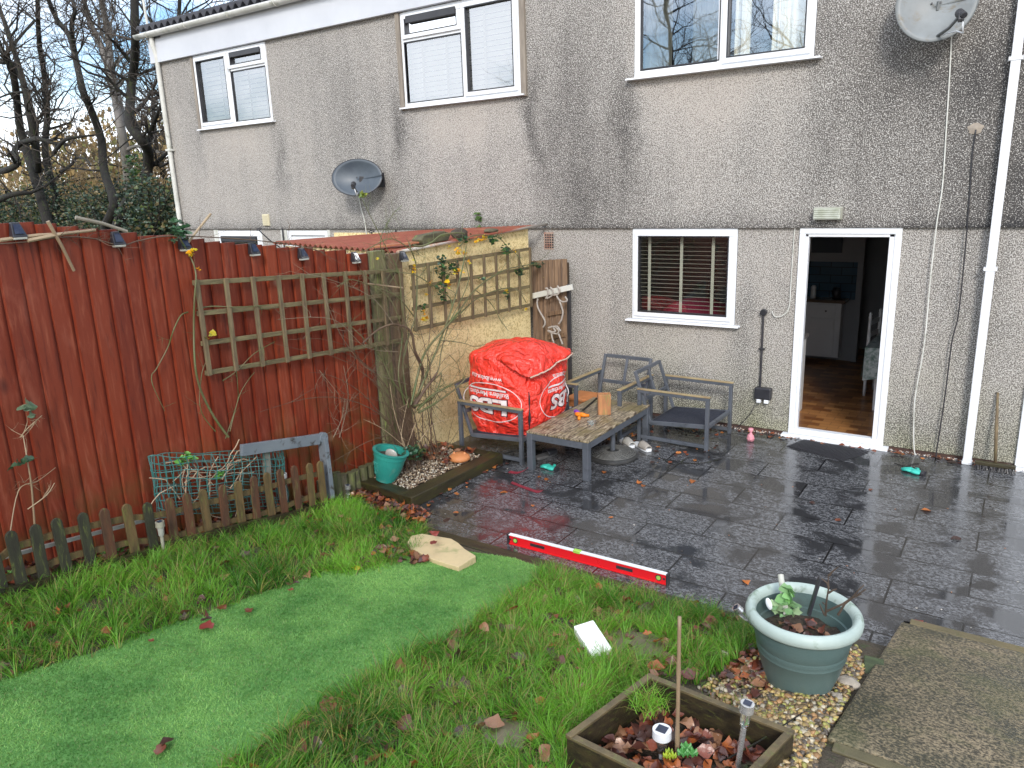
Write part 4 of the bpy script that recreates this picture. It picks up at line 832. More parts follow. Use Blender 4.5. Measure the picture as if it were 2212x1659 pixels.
MB().lathe([(0, .012), (.075, .012), (.078, 0), (.085, 0), (.09, .03), (.118, .10), (.132, .18), (.135, .215), (.142, .218), (.143, .255), (.150, .262), (.158, .262), (.158, .272), (.130, .272), (.124, .2), (.0, .2)], 66, (0, 0, 0), fluted).build('pot_body', gp_, GP, world=False, smooth='a')
MB().lathe([(0, .205), (.125, .215)], 20).build('compost', soil, GP, world=False)
v, F = [], []
b = MB()
for i in range(60):
    a = R(-110)+random.uniform(-.28, .28); z = random.uniform(.06, .17); r_ = .098+(z-.03)*.24; b.sph((r_*cos(a), r_*sin(a), z), (.005, .005, .005), 6, 4)
b.build('moulded_motif', gp_, GP, world=False, smooth=True)
tag(MB().sph((pc.x+.07, pc.y+.02, .335), (.058, .018, .055), rot=(0.2, .3, .3)).build('plastic_tag', GM('frosted_plastic', (.42, .40, .36), (.35, .33, .3), 8, rough=.3, bump=.2), smooth=True), 'frosted plastic shell standing in the tilted teal pot', 'plastic shell')
p = at(993, 993, 2, .10)
tc_ = empty('terracotta_cat_bowl', (p.x, p.y, .10), label='orange terracotta lid with two small ears on the bed', cat='ornament')
MB().lathe([(.0, 0), (.085, 0), (.10, .015), (.095, .04), (.06, .062), (.0, .066)], 30, (p.x, p.y, .098)).build('bowl', terra, tc_, smooth=True)
for s in (-1, 1): MB().lathe([(.02, 0), (.011, .02), (.0, .032)], 10, (p.x+s*.045+.0, p.y+s*.02, .148)).build('ear', terra, tc_, smooth=True)
lgm = GM('mossy_log_roll', (.11, .12, .045), (.07, .06, .035), 7, st=(2, 2, .7), rough=.8, bump=.7, c3=(.16, .18, .05))
LR = empty('log_roll_edging', (-4.62, -3.2, 0), label='mossy half log edging along the foot of the fence', cat='edging')
for k in range(13):
    y = -2.72-k*.078; h = .20+random.uniform(-.02, .02)+max(0, (-3.1-y))*.1; MB().tube([(-4.60+.02*random.random(), y, -.02), (-4.60+.02*random.random(), y+random.uniform(-.01, .01), h)], .038, 10).build('log', lgm, LR, smooth='a')
# ------------------------------------------------------------------ picket fence
pk = [GM('picket_mossy', (.040, .042, .020), (.024, .022, .014), 6, st=(5, 5, 1), rough=.75, bump=.5, c3=(.11, .13, .03)), GM('picket_brown', (.115, .045, .020), (.06, .030, .016), 6, st=(5, 5, 1), rough=.7, bump=.5, c3=(.12, .12, .04), s3=1.4), GM('picket_ochre', (.15, .095, .035), (.07, .05, .02), 6, st=(5, 5, 1), rough=.7, bump=.5, c3=(.13, .14, .03))]
PF = empty('picket_fence', (-4.42, -5, .2), label='low mossy round topped picket fence edging the lawn', cat='fence')
tops = [(5, 1185), (45, 1137), (98, 1123), (148, 1108), (199, 1098), (247, 1088), (291, 1080), (335, 1077), (378, 1069), (416, 1058), (453, 1049), (489, 1042), (523, 1034), (557, 1023), (589, 1014), (617, 1007), (646, 1000), (675, 996), (700, 991)]
bots = [(5, 1280), (50, 1280), (97, 1262), (146, 1240), (197, 1226), (243, 1215), (293, 1203), (335, 1200), (380, 1193), (417, 1182), (454, 1172), (490, 1163), (524, 1152), (557, 1146), (590, 1138), (617, 1130), (647, 1114), (675, 1102), (700, 1096)]
xr = lambda y: -4.44
idx = 0; rl = []
for i, ((tx, tyy), (bx, by)) in enumerate(zip(tops, bots)):
    x = -4.40-.02*i/19; pt = at(tx, tyy, 0, x); pbm_ = at(bx, by, 0, x); y = pbm_.y; zt = pt.z; z0_ = pbm_.z; h = .030
    z0_ = min(z0_, zt-.20)
    poly = [(y-h, z0_), (y+h, z0_), (y+h, zt-.028), (y+h*.75, zt-.012), (y+h*.35, zt-.003), (y, zt), (y-h*.35, zt-.003), (y-h*.75, zt-.012), (y-h, zt-.028)]
    b = MB(); b.prism(poly, 0, x+.0, x+.016); lean = random.uniform(-.03, .03); b.v = [(vx, vy+lean*(vz-z0_), vz) for vx, vy, vz in b.v]
    b.build('picket', pk[0] if i < 5 else (pk[2] if i in (6, 10, 12, 14, 17, 18) else pk[1]) if i != 7 else pk[0], PF, bevel=.003); rl.append((x, y, zt, z0_))
for fr in (.28, .72):
    b = MB()
    for (a, c) in zip(rl[:-1], rl[1:]):
        b.bar((a[0]-.012, a[1], a[3]+(a[2]-a[3])*fr), (c[0]-.012, c[1], c[3]+(c[2]-c[3])*fr), .018, .036)
    b.build('rail', pk[2], PF)
def edging_line():
    b = MB()
    for (a, c) in zip(rl[:-1], rl[1:]): b.bar((a[0]+.05, a[1], G(a[0]+.05, a[1])+.02), (c[0]+.05, c[1], G(c[0]+.05, c[1])+.02), .03, .09)
    tag(b.build('lawn_edging', wood_wet_y), 'half buried timber edging at the foot of the picket fence', 'edging')
edging_line()
tag(MB().bar((-4.47, -6.2, .655), (-4.47, -4.95, .50), .02, .02).build('white_strip', GM('dull_white', (.42, .42, .38), (.3, .3, .26), 8)), 'thin white strip lying behind the left pickets', 'strip')
# wire mesh cage
wire = GM('green_coated_wire', (.03, .17, .15), (.09, .20, .19), 8, rough=.4)
pa_, pb_ = at(323, 990, 0, -4.56), at(613, 985, 0, -4.56); yc = (pa_.y+pb_.y)/2; hy = abs(pb_.y-pa_.y)/2
zt0, zt1 = at(323, 985, 0, -4.56).z, at(613, 975, 0, -4.56).z
b = MB(); nr = 9
def ring(a, s): 
    y = yc-hy*cos(a); x = -4.565+.062*sin(a); zt = zt0+(zt1-zt0)*(y-pa_.y)/(2*hy); return (x+.006*sin(a*9+s*5), y+.006*sin(s*17+a*4), zt-s*.42+.008*sin(a*6+s*9))
for k in range(nr): b.tube([ring(a, k/(nr-1)) for a in np.linspace(0, 2*pi, 60)], .0033, 4, cap=False)
for k in range(46): b.tube([ring(2*pi*k/46+.03*sin(s*8), s) for s in np.linspace(0, 1, 6)], .003, 4, cap=False)
tag(b.build('wire_mesh_roll', wire), 'green wire mesh roll standing behind the picket fence', 'wire mesh')
# grey bench remains
BN = empty('broken_bench', (-4.5, -4, .3), label='broken grey painted bench end leaning behind the pickets', cat='bench')
grp = GM('grey_blue_paint', (.14, .165, .19), (.18, .205, .225), 5, rough=.45, bump=.15, c3=(.05, .045, .04), s3=3)
a_, c_ = at(520, 973, 0, -4.50), at(690, 948, 0, -4.50); MB().bar(a_, c_, .03, .085).build('top_rail', grp, BN, bevel=.004)
a_ = at(712, 1075, 0, -4.47); c_ = at(697, 945, 0, -4.50); a_ = Vector((-4.47, a_.y, a_.z))
d = (c_-a_); MB().tube([c_-d*.02+Vector((0, 0, 0)), c_+d*.03], .036, 14); b = MB(); b.bar(a_, c_, .04, .085, (1, 0, 0)); b.tube([c_+Vector((-.02, 0, 0)), c_+Vector((.02, 0, 0))], .0424, 20); b.build('end_post', grp, BN, bevel=.003)
a_, c_ = at(580, 1060, 0, -4.53), at(574, 975, 0, -4.53); MB().bar(a_, c_, .05, .03, (1, 0, 0)).build('inner_post', GM('grey_old_post', (.18, .19, .16), (.12, .12, .1), 6, rough=.7, bump=.3), BN)
# solar stake lights
def stake(c, h, rz, rt, capm, label, clearb=True, r=.024, panel=True):
    t = empty('stake_light', c, rot=(rt[0], rt[1], rz), label=label, cat='stake light', group='small solar stake lights about the garden')
    MB().lathe([(0, h-.001), (r, h-.001), (r+.001, h-.035), (r*.9, h-.036), (0, h-.036)], 28).build('cap', capm, t, world=False, smooth='a')
    if panel: MB().box(-r*.55, r*.55, -r*.55, r*.55, h, h+.0015).build('solar_panel', glow, t, world=False)
    MB().lathe([(r*.72, h-.037), (r*.66, h-.09), (r*.35, h-.105), (0, h-.105)], 22).build('lens', glass_clear if clearb else lens, t, world=False, smooth='a')
    MB().lathe([(.011, h-.105), (.010, -.06), (0, -.06)], 14).build('stem', capm, t, world=False, smooth='a'); return t
g = grd(752, 1085); stake(g, .16, 0, (0, .08), steel, 'steel stake light beside the leaf pile by the sleeper bed')
g = at(352, 1178, 0, -4.33); stake(Vector((-4.33, g.y, g.z)), .165, 0, (0, .03), GM('grimy_cream', (.34, .33, .25), (.2, .19, .14), 12, rough=.6), 'cream stake light leaning on the picket fence', False, r=.027)
g = at(617, 1065, 0, -4.50); stake(Vector((-4.50, g.y, g.z)), .16, 0, (0, 0), offwhite, 'white stake light showing between pickets and wire mesh', False)
g = grd(1648, 1385); stake(g+Vector((.02, 0, .02)), .26, 0, (.35, -.66), steel, 'steel and white stake light toppled against the big pot')
# ------------------------------------------------------------------ big pot
g = grd(1750, 1500); pz = G(g.x, g.y)
P0 = at(1750, 1500, 2, .20); POTC = Vector((-.665, -4.32, .16))
BP = empty('large_plant_pot', POTC, label='large faded blue green plastic plant pot with a pale rim', cat='plant pot')
PS = lambda l: [(r_*.90, z_*.92) for r_, z_ in l]
MB().lathe(PS([(0, .0), (.150, 0), (.158, .01), (.150, .05), (.158, .09), (.196, .20), (.2125, .268), (.2160, .272), (.2165, .290), (.2185, .293), (.219, .304), (.2215, .307), (.222, .318), (.2245, .321), (.2325, .375), (.238, .378), (.250, .455), (.225, .455), (.222, .38), (.212, .378), (.205, .30), (0, .30)]), 72, POTC).build('pot_body', gp2, BP, smooth='a')
MB().lathe(PS([(.248, .450), (.266, .432), (.276, .442), (.279, .462), (.274, .482), (.262, .494), (.254, .498), (.246, .494), (.238, .490), (.228, .470), (.226, .45)]), 72, POTC).build('rim', rimm, BP, smooth=True)
b = MB(); b.grid(lambda u, v: (POTC.x+.184*v*cos(2*pi*u), POTC.y+.184*v*sin(2*pi*u), POTC.z+.315+.018*noise.noise(Vector((v*9*cos(6.28*u), v*9*sin(6.28*u), 1)))), 36, 8); b.build('compost', soil, BP, smooth=True)
S5 = lambda x, y: ((1860+x/4.366)/1.15733, (1400+y/4.366)/1.15733)
def inpot(x, y, dy=.0, z=None): return at(*S5(x, y), 1, POTC.y+dy)
tag(MB().tube([inpot(460, 600, .0), inpot(400, 160, .10)], .0135, 12).build('plastic_stake', GM('grey_white_stake', (.5, .5, .45), (.4, .4, .34), 8, rough=.5, bump=.2), smooth='a'), 'pale round stake standing in the big pot', 'stake')
tag(MB().bar(inpot(705, 600, -.02), inpot(830, 190, -.0), .022, .012).build('black_stake', mdark, bevel=.002), 'black flat stake leaning in the big pot', 'stake')
b = MB(); b.sph(inpot(272, 480, -.02), (.014, .005, .030), rot=(0, -.3, 0)); tag(b.build('plant_label', white, smooth=True), 'small white spoon shaped label in the big pot', 'plant label')
b = MB()
for l in ([(890, 610), (900, 450), (925, 300), (918, 155)], [(925, 300), (905, 250), (820, 180)], [(930, 170), (960, 130), (1030, 75)], [(920, 360), (980, 325), (1015, 318)], [(890, 490), (855, 460)], [(900, 560), (1080, 480), (1190, 400), (1240, 340), (1310, 270)], [(1025, 600), (1100, 480), (1180, 420), (1285, 370)], [(1220, 390), (1330, 320)], [(880, 600), (850, 540), (825, 480)]):
    Q = [inpot(x, y, .02) for x, y in l]; b.tube(Q, [.0055*(1-.6*i/(len(Q)-1)) for i in range(len(Q))] if len(Q) > 2 else .003, 6)
tag(b.build('dead_stems', GM('dead_black_stem', (.05, .035, .025), (.09, .06, .04), 20, rough=.7, bump=.4)), 'dead blackened woody stems sticking out of the big pot', 'dead plant')
# wood block by pot
w0 = at(1868, 1430, 2, .12); tag(MB().obox((-.405, -3.93, .13), (.09, .16, .09), (.1, .05, R(10))).build('timber_block', GM('green_timber', (.06, .085, .035), (.04, .055, .025), 6, st=(1, 6, 6), rough=.7, bump=.4), bevel=.005), 'green treated timber block wedged behind the big pot', 'timber block')
# ------------------------------------------------------------------ square planter box in the foreground
zr = .50
cs = [at(1222, 1586, 2, zr), at(1402, 1453, 2, zr), at(1717, 1577, 2, zr)]
K0, K1, K2 = [Vector((q.x, q.y, 0)) for q in cs]; K3 = K0+(K2-K1)
PL = empty('planter_box', ((K0+K2)/2+Vector((0, 0, .2))), label='mossy square timber planter box in the foreground', cat='planter')
plm = GM('dark_wet_planter_board', (.045, .034, .016), (.018, .014, .009), 4, st=(4, 4, 9), rough=.45, bump=.5, bsc=20, c3=(.07, .075, .02), s3=1.5); plm2 = GM('planter_top_board', (.15, .11, .05), (.07, .055, .03), 4, st=(3, 3, 9), rough=.55, bump=.5, c3=(.13, .13, .045))
zb0 = .20
for ki, (a, c) in enumerate(((K0, K1), (K1, K2), (K2, K3), (K3, K0))):
    n_ = (c-a).normalized(); inn = Vector((-n_.y, n_.x, 0)); ctr = (K0+K2)/2
    if inn.dot(ctr-a) < 0: inn = -inn
    for (za, zc, mt) in ((zb0, .345, plm), (.352, zr-.012, plm)):
        m0 = a+inn*.011; m1 = c+inn*.011; MB().bar(m0+n_*.004+Vector((0, 0, (za+zc)/2)), m1-n_*.004+Vector((0, 0, (za+zc)/2)), .022, zc-za).build('board', mt, PL, bevel=.003)
    MB().bar(a+inn*.0125+Vector((0, 0, zr-.006-.0015*ki)), c+inn*.0125+Vector((0, 0, zr-.006-.0015*ki)), .028, .012).build('top_trim', plm2, PL, bevel=.002)
    MB().bar(a+inn*.045+n_*.045+Vector((0, 0, zb0)), a+inn*.045+n_*.045+Vector((0, 0, zr-.03)), .04, .04).build('corner_post', plm2, PL, bevel=.002)
b = MB(); b.grid(lambda u, v: tuple(K0+(K1-K0)*u+(K3-K0)*v+Vector((0, 0, .335+.02*noise.noise(Vector((u*8, v*8, 2)))))), 20, 20); b.build('planter_soil', soil, PL, smooth=True)
g = at(1460, 1640, 2, .335)
kp = at(1468, 1332, 1, g.y+.03); kq = at(1462, 1659, 1, g.y-.02); kq2 = kq+(kq-kp)*.12
b = MB(); n_ = 14; b.tube([kp+(kq2-kp)*(i/(n_-1)) for i in range(n_)], [.0072+(.0018 if i in (4, 9, 10) else 0)+.001*i/n_ for i in range(n_)], 10); tag(b.build('bamboo_cane', bamboo, smooth=True), 'upright bamboo cane standing in the planter box', 'cane')
a_, c_ = at(1735-2, 1540, 2, .515), at(1552, 1650, 2, .36); tag(MB().tube([c_, (a_+c_)/2+Vector((0, 0, -.01)), a_], [.004, .0035, .0025], 6).build('stick', bark_dark), 'thin dark stick leaning on the planter rim', 'stick')
tp = at(1430, 1575, 1, g.y-.02); stake(Vector((tp.x, tp.y, tp.z-.24)), .24, 0, (0, 0), white, 'white stake light with dark panel in the planter box', True, r=.036)
tp = at(1616, 1512, 1, -5.16); bt_ = at(1596, 1640, 1, -5.16); dx = math.atan2((tp.x-bt_.x), (tp.z-bt_.z)); stake(Vector((bt_.x, -5.16, bt_.z)), .25, 0, (0, dx), steel, 'brushed steel stake light in the right of the planter box', True, r=.025)
# ------------------------------------------------------------------ items on the patio and lawn
LV = empty('spirit_level', at(1270, 1210, 2, .0), label='long red spirit level with black end caps on the patio edge', cat='spirit level')
redp = GM('red_powder_coat', (.72, .012, .018), (.66, .01, .015), 3, rough=.3, bump=.03)
la, lb = at(1098, 1173, 2, 0), at(1445, 1264, 2, 0); la.z = lb.z = 0; dl = (lb-la).normalized(); pr = Vector((-dl.y, dl.x, 0)); hL = .078
def lpt(s, z, o): return la+(lb-la)*s+Vector((0, 0, z))+pr*o
up = Vector((0, 0, 1))
bmz = MB()
holes = [(.03, .055, 'c'), (.155, .255, 'r'), (.70, .80, 'r'), (.925, .955, 'c')]
seg = [0, .155, .255, .70, .80, 1.]
for s0, s1 in ((.015, .157), (.253, .702), (.798, .985)): bmz.bar(lpt(s0, hL/2, .0), lpt(s1, hL/2, .0), .018, hL-.016)
for s0, s1 in ((.157, .253), (.702, .798)): bmz.bar(lpt(s0, .018, 0), lpt(s1, .018, 0), .018, .020); bmz.bar(lpt(s0, hL-.018, 0), lpt(s1, hL-.018, 0), .018, .020)
bmz.bar(lpt(.012, .0055, 0), lpt(.988, .0055, 0), .03, .009); bmz.build('body', redp, LV, bevel=.0015)
MB().bar(lpt(.012, hL-.003, 0), lpt(.988, hL-.003, 0), .030, .008).build('top_flange', white, LV, bevel=.001)
for s0, s1 in ((0, .012), (.988, 1.)): MB().bar(lpt(s0, hL/2, 0), lpt(s1, hL/2, 0), .036, hL+.006).build('end_cap', mdark, LV, bevel=.003)
for s0, s1 in ((.157, .253), (.702, .798)):
    b = MB(); b.bar(lpt(s0, .031, 0), lpt(s1, .031, 0), .022, .007); b.bar(lpt(s0, hL-.031, 0), lpt(s1, hL-.031, 0), .022, .007); b.bar(lpt(s0, hL/2, 0), lpt(s0+.008, hL/2, 0), .022, .02); b.bar(lpt(s1-.008, hL/2, 0), lpt(s1, hL/2, 0), .022, .02); b.build('hand_grip', mdark, LV, bevel=.002)
vial = GM('vial_green', (.35, .60, .10), (.3, .5, .08), 9, rough=.15)
for s in (.055, .945):
    c = lpt(s, hL/2, 0); MB().tube([c-pr*.0115, c+pr*.0115], .021, 22).build('vial_ring', mdark, LV); MB().tube([c-pr*.0125, c+pr*.0125], .015, 20).build('vial', vial, LV)
for s in (.022, .975): c = lpt(s, hL/2, 0); MB().tube([c-pr*.0105, c+pr*.0105], .008, 14).build('hang_hole', mdark, LV)
MB().bar(lpt(.44, hL-.004, 0), lpt(.485, hL-.004, 0), .032, .022).build('vial', vial, LV, bevel=.004)
# broken sandstone slab
q = [(880, 1170), (888, 1157), (912, 1152), (975, 1163), (990, 1172), (1004, 1185), (1028, 1200), (990, 1225), (935, 1208), (888, 1184)]
pts = []
for (x, y) in q: gg = at(x, y, 2, .125); pts.append((gg.x, gg.y))
sand = GM('sandstone', (.60, .47, .26), (.50, .40, .23), 4, rough=.65, bump=.3, c3=(.35, .33, .15), s3=2)
tag(MB().prism(pts, 2, .07, .125).build('sandstone_slab', sand, bevel=.006), 'broken pale sandstone slab at the end of the turf', 'slab')
# white polystyrene block
a_, c_ = grd(1262, 1395), grd(1300, 1425); ctr = (a_+c_)/2
poly = GM('polystyrene', (.90, .90, .88), (.84, .85, .82), 10, rough=.7, bump=.4, bsc=120)
b = MB(); b.obox((ctr.x, ctr.y, ctr.z+.06), (.115, .23, .075), (R(8), R(-6), R(52))); tag(b.build('polystyrene_block', poly, bevel=.006), 'white polystyrene block lying in the grass', 'polystyrene')
# sunken paving stones
for (px, py, w_, h_, lab) in ((1372, 1402, .30, .34, 'wet green stepping stone sunk in the grass by the planter'), (1080, 1590, .24, .20, 'muddy sunken stone in the lower lawn')):
    gg = grd(px, py); b = MB(); b.obox((gg.x, gg.y, gg.z+.012), (w_, h_, .03), (R(-9), 0, R(20))); tag(b.build('stepping_stone', GM('mossy_stone', (.12, .115, .06), (.16, .13, .09), 5, rough=.35, bump=.3, c3=(.07, .09, .02)), bevel=.01), lab, 'stepping stone')
# footwear, gloves, straps
def slipper(c, rz, m, ms, label, L=.27):
    t = empty('slipper', c, rz=rz, label=label, cat='slipper')
    out = [(L*(u-.5), (.046+.006*cos(u*pi*2.2))*(sin(pi*min(1, max(0, u*.92+.04)))**.35)) for u in np.linspace(0, 1, 14)]
    poly = [(x, y) for x, y in out]+[(x, -y) for x, y in reversed(out)]
    MB().prism(poly, 2, 0, .028).build('sole', ms, t, world=False, bevel=.006); b = MB(); b.grid(lambda u, v: (L*(-.02+.48*v), .05*(1-.25*v*v)*cos(pi*u), .02+(.058-.02*v*v)*sin(pi*u)), 14, 8); o = b.build('strap', m, t, world=False, smooth=True); o.modifiers.new('s', 'SOLIDIFY').thickness = .007; return t
sole = GM('grey_sole', (.07, .07, .07), (.12, .12, .12), 9, rough=.6); slipper((-3.63, -1.72, 0), R(75), mdark, sole, 'dark open toe slider under the front of the table')
slipper((-3.11, -1.03, 0), R(-40), GM('pale_canvas', (.5, .48, .44), (.4, .39, .36), 12, rough=.8), white, 'left of two grubby white shoes behind the parasol base'); slipper((-2.93, -1.06, .0), R(-35), GM('taupe_canvas', (.35, .32, .28), (.28, .25, .22), 12, rough=.8), white, 'right of two grubby white shoes behind the parasol base')
gl_m = GM('teal_glove', (.03, .42, .34), (.05, .52, .42), 12, rough=.6, bump=.5, bsc=90)
def glove(c, rz, label, tip=mdark):
    t = empty('work_glove', c, rz=rz, label=label, cat='glove'); b = MB(); b.sph((0, 0, .018), (.055, .042, .020), 16, 10)
    for k, (a, l) in enumerate(((-.45, .062), (-.15, .078), (.12, .08), (.4, .065))):
        b.tube([(.03*cos(a), .045*sin(a)*1.1, .018), ((.03+l*.6)*cos(a*.7), (.045+l*.5)*sin(a), .024), ((.04+l)*cos(a*.6), (.05+l*.8)*sin(a*.8), .014)], [.013, .012, .010], 8)
    b.tube([(0, -.03, .018), (.015, -.065, .022), (.045, -.085, .016)], [.014, .012, .01], 8); b.build('glove_hand', gl_m, t, world=False, smooth=True)
    MB().tube([(-.045, 0, .018), (-.075, .0, .014)], [.026, .030], 12).build('cuff', tip, t, world=False); return t
glove((-3.40, -2.0, 0), R(170), 'teal work glove on the patio in front of the table'); glove((-.60, -.56, 0), R(160), 'teal work glove near the square downpipe')
b = MB(); st = [at(px, py, 2, z) for px, py, z in ((1140, 985, .06), (1146, 1000, .05), (1140, 1012, .012), (1120, 1022, .006), (1100, 1020, .006))]
Q = smooth(st, 5); b.add([tuple(q+Vector((0, -.018, .0))) for q in Q]+[tuple(q+Vector((0, .018, .006))) for q in Q], [(i, i+1, len(Q)+i+1, len(Q)+i) for i in range(len(Q)-1)])
st = [at(px, py, 2, .006) for px, py in ((1105, 1042), (1130, 1052), (1160, 1062), (1172, 1060))]; Q = smooth(st, 5); b.add([tuple(q+Vector((0, -.016, .0))) for q in Q]+[tuple(q+Vector((0, .016, .004))) for q in Q], [(i, i+1, len(Q)+i+1, len(Q)+i) for i in range(len(Q)-1)])
o = b.build('red_strap', GM('dark_red_webbing', (.22, .015, .03), (.15, .01, .02), 30, rough=.7)); o.modifiers.new('s', 'SOLIDIFY').thickness = .004; tag(o, 'dark red webbing strap tied round the wide seat leg', 'strap')
pk_ = GM('pink_plastic', (.75, .33, .38), (.65, .25, .3), 18, rough=.35, bump=.6, bd=.02); c = at(1621, 953, 2, 0)
tag(MB().lathe([(0, 0), (.030, .004), (.036, .03), (.028, .065), (.010, .085), (.012, .092), (.026, .12), (.020, .135), (.008, .13), (0, .12)], 18, (c.x, c.y, 0), lambda a, z: 1+.13*sin(5*a+z*40)).build('pink_bag', pk_, smooth=True), 'small knotted pink plastic bag on the patio by the wall', 'plastic bag')
mt = MB(); m4 = [at((1900+x/2.212)/1.15733, (500+y/2.212)/1.15733, 2, .002) for x, y in ((150, 1372), (255, 1330), (590, 1402), (445, 1455))]
m4 = [Vector((-1.73, -.37)), Vector((-1.64, -.10)), Vector((-1.04, -.16)), Vector((-1.19, -.55))]
rb = GM('black_rubber', (.018, .018, .022), (.03, .03, .035), 40, rough=.5, bump=.9, bsc=200, bd=.006)
mt.prism([(q.x, q.y) for q in m4], 2, .001, .012)
for k in range(1, 24):
    s = k/24; a_ = m4[0].lerp(m4[3], s); c_ = m4[1].lerp(m4[2], s); mt.bar((a_.x, a_.y, .013), (c_.x, c_.y, .013), .006, .005)
tag(mt.build('door_mat', rb), 'black rubber doormat below the kitchen doorstep', 'doormat')
BR = empty('broom', (-.04, -.15, 0), label='old broom leaning on the wall right of the square downpipe', cat='broom')
MB().tube([(-.04, -.14, .05), (-.065, -.09, .35), (-.09, -.02, .66)], [.013, .014, .009], 10).build('handle', wood_old, BR, smooth=True); MB().obox((-.04, -.17, .055), (.30, .05, .03)).build('head', wood_wet, BR, bevel=.004)
b = MB()
for i in range(170): x = -.185+.29*random.random(); y = -.192+.045*random.random(); b.tube([(x, y, .042), (x+random.uniform(-.015, .015), y+random.uniform(-.02, .015), .0)], .0022, 3, False)
b.build('bristles', mdark, BR)
# pots behind the table
b = MB(); b.lathe([(0, 0), (.085, 0), (.11, .18), (.115, .2), (.105, .2), (.09, .17), (0, .17)], 24, (-3.88, -.80, 0)); tag(b.build('plant_pot', mdark, smooth='a'), 'black plastic pot behind the red bag', 'plant pot')
b = MB(); b.box(-4.13, -3.80, -.42, -.12, 0, .20); b.box(-4.15, -3.78, -.44, -.10, .18, .215); tag(b.build('terracotta_trough', terra, bevel=.008), 'terracotta trough behind the back armchair', 'trough')
tag(MB().tube(smooth([at(1290, 860, 1, -1.25), at(1250, 893, 1, -1.3), at(1215, 912, 1, -1.3)], 5), .010, 7).build('curved_stick', bark_dark), 'curved dark stick between the bag and the table', 'stick')
b = MB()
for l in ([(1405, 1045), (1440, 1020), (1460, 1005), (1490, 985)], [(1440, 1020), (1445, 1005)], [(1460, 1005), (1430, 990)], [(1470, 1000), (1520, 1000), (1560, 990)]):
    Q = smooth([at(x, y, 2, .006) for x, y in l], 4); b.tube(Q, .0035, 5)
tag(b.build('fallen_twig', bark_dark), 'forked dark twig on the wet paving before the armchairs', 'twig')
b = MB()
for l in ([(1932, 1000), (1960, 1008), (1990, 1012)], [(1950, 1010), (1970, 1003), (1985, 1000)]): b.tube(smooth([at(x, y, 2, .006) for x, y in l], 4), .004, 5)
tag(b.build('fallen_twig', bark_dark), 'dark twig on the wet paving below the pale cable', 'twig')
tag(MB().tube([grd(1812, 1578)+Vector((0, 0, .006)), grd(1905, 1622)+Vector((0, 0, .006))], .004, 5).build('straw', bamboo), 'thin dry straw stalk lying on the concrete path', 'straw')
gg = grd(1916, 1592); tag(MB().sph(gg+Vector((0, 0, .008)), (.018, .012, .008)).build('pebble', white, smooth=True), 'single white pebble on the concrete path', 'pebble')
# canes stuck along the fence top
for i, (a0, a1, c0, c1, r_) in enumerate(((0, 519, 158, 504, .011), (60, 520, 206, 497, .011), (163, 470, 275, 500, .012), (103, 478, 160, 585, .011), (455, 462, 395, 540, .009))):
    a_ = at(a0, a1, 0, XF+.06+(i % 2)*.02); c_ = at(c0, c1, 0, XF+.06+.015*(i == 2)); tag(MB().tube([a_, (a_+c_)/2+Vector((.005, 0, .008)), c_], [r_, r_*.9, r_*.8], 7).build('garden_cane', bamboo if i != 2 else GM('grey_cane', (.28, .25, .2), (.2, .18, .14), 6, rough=.8)), ['lowest pale cane at the far left of the fence top', 'pale cane resting level on the left fence top', 'grey cane sloping over the fence towards the evergreen sprig', 'dark cane leaning diagonally down the left fence boards', 'pale cane sticking up beside the evergreen sprig'][i], 'cane')
tag(MB().tube([at(800, 711-0, 0, -4.57) if 0 else at(795, 613, 0, -4.57), at(870, 622, 0, -4.50)], .008, 6).build('garden_cane', bamboo), 'horizontal cane across the right end of the fence trellis', 'cane')
# ------------------------------------------------------------------ lawns, turf, gravel, leaves
def wpoly(pts): return np.array([[grd(x, y).x, grd(x, y).y] for x, y in pts])
def inside(P, poly):
    x, y = P[:, 0], P[:, 1]; c = np.zeros(len(P), bool); n = len(poly); j = n-1
    for i in range(n):
        xi, yi = poly[i]; xj, yj = poly[j]
        c ^= ((yi > y) != (yj > y)) & (x < (xj-xi)*(y-yi)/(yj-yi+1e-12)+xi); j = i
    return c
turfP = wpoly([(1030, 1200), (1110, 1212), (1178, 1236), (1140, 1275), (1075, 1320), (1000, 1370), (900, 1420), (800, 1470), (700, 1530), (580, 1610), (440, 1700), (250, 1850), (-500, 1900), (-350, 1560), (0, 1478), (200, 1420), (380, 1352), (560, 1290), (700, 1242), (790, 1238), (860, 1212), (960, 1190)])
leftP = wpoly([(-250, 1345), (0, 1290), (200, 1238), (400, 1190), (600, 1142), (700, 1100), (760, 1090), (860, 1125), (925, 1150), (905, 1200), (830, 1238), (760, 1250), (700, 1250), (560, 1296), (380, 1362), (200, 1425), (0, 1485), (-350, 1565)])
rightP = wpoly([(1178, 1236), (1290, 1262), (1420, 1300), (1530, 1322), (1625, 1362), (1640, 1400), (1600, 1420), (1560, 1450), (1500, 1480), (1420, 1475), (1390, 1480), (1225, 1620), (1240, 1800), (1000, 1900), (250, 1850), (440, 1700), (580, 1610), (700, 1530), (800, 1470), (900, 1420), (1000, 1370), (1075, 1320), (1140, 1275)])
stoneP = [(-2.0, -4.0)]
st1 = grd(1372, 1402); st2 = grd(1080, 1590)
Gv = np.vectorize(G)
def scatter(poly, n, pad=0.):
    lo, hi = poly.min(0)-pad, poly.max(0)+pad; out = []; tot = 0
    area = (hi-lo).prod()
    while tot < n:
        P = RNG.uniform(lo, hi, (n*2, 2)); P = P[inside(P, poly)]; out.append(P); tot += len(P)
        if len(out) > 60: break
    return np.concatenate(out)[:n]
def vnoise(P, s, seed=0):
    return np.array([noise.noise(Vector((x*s+seed, y*s, seed))) for x, y in P])
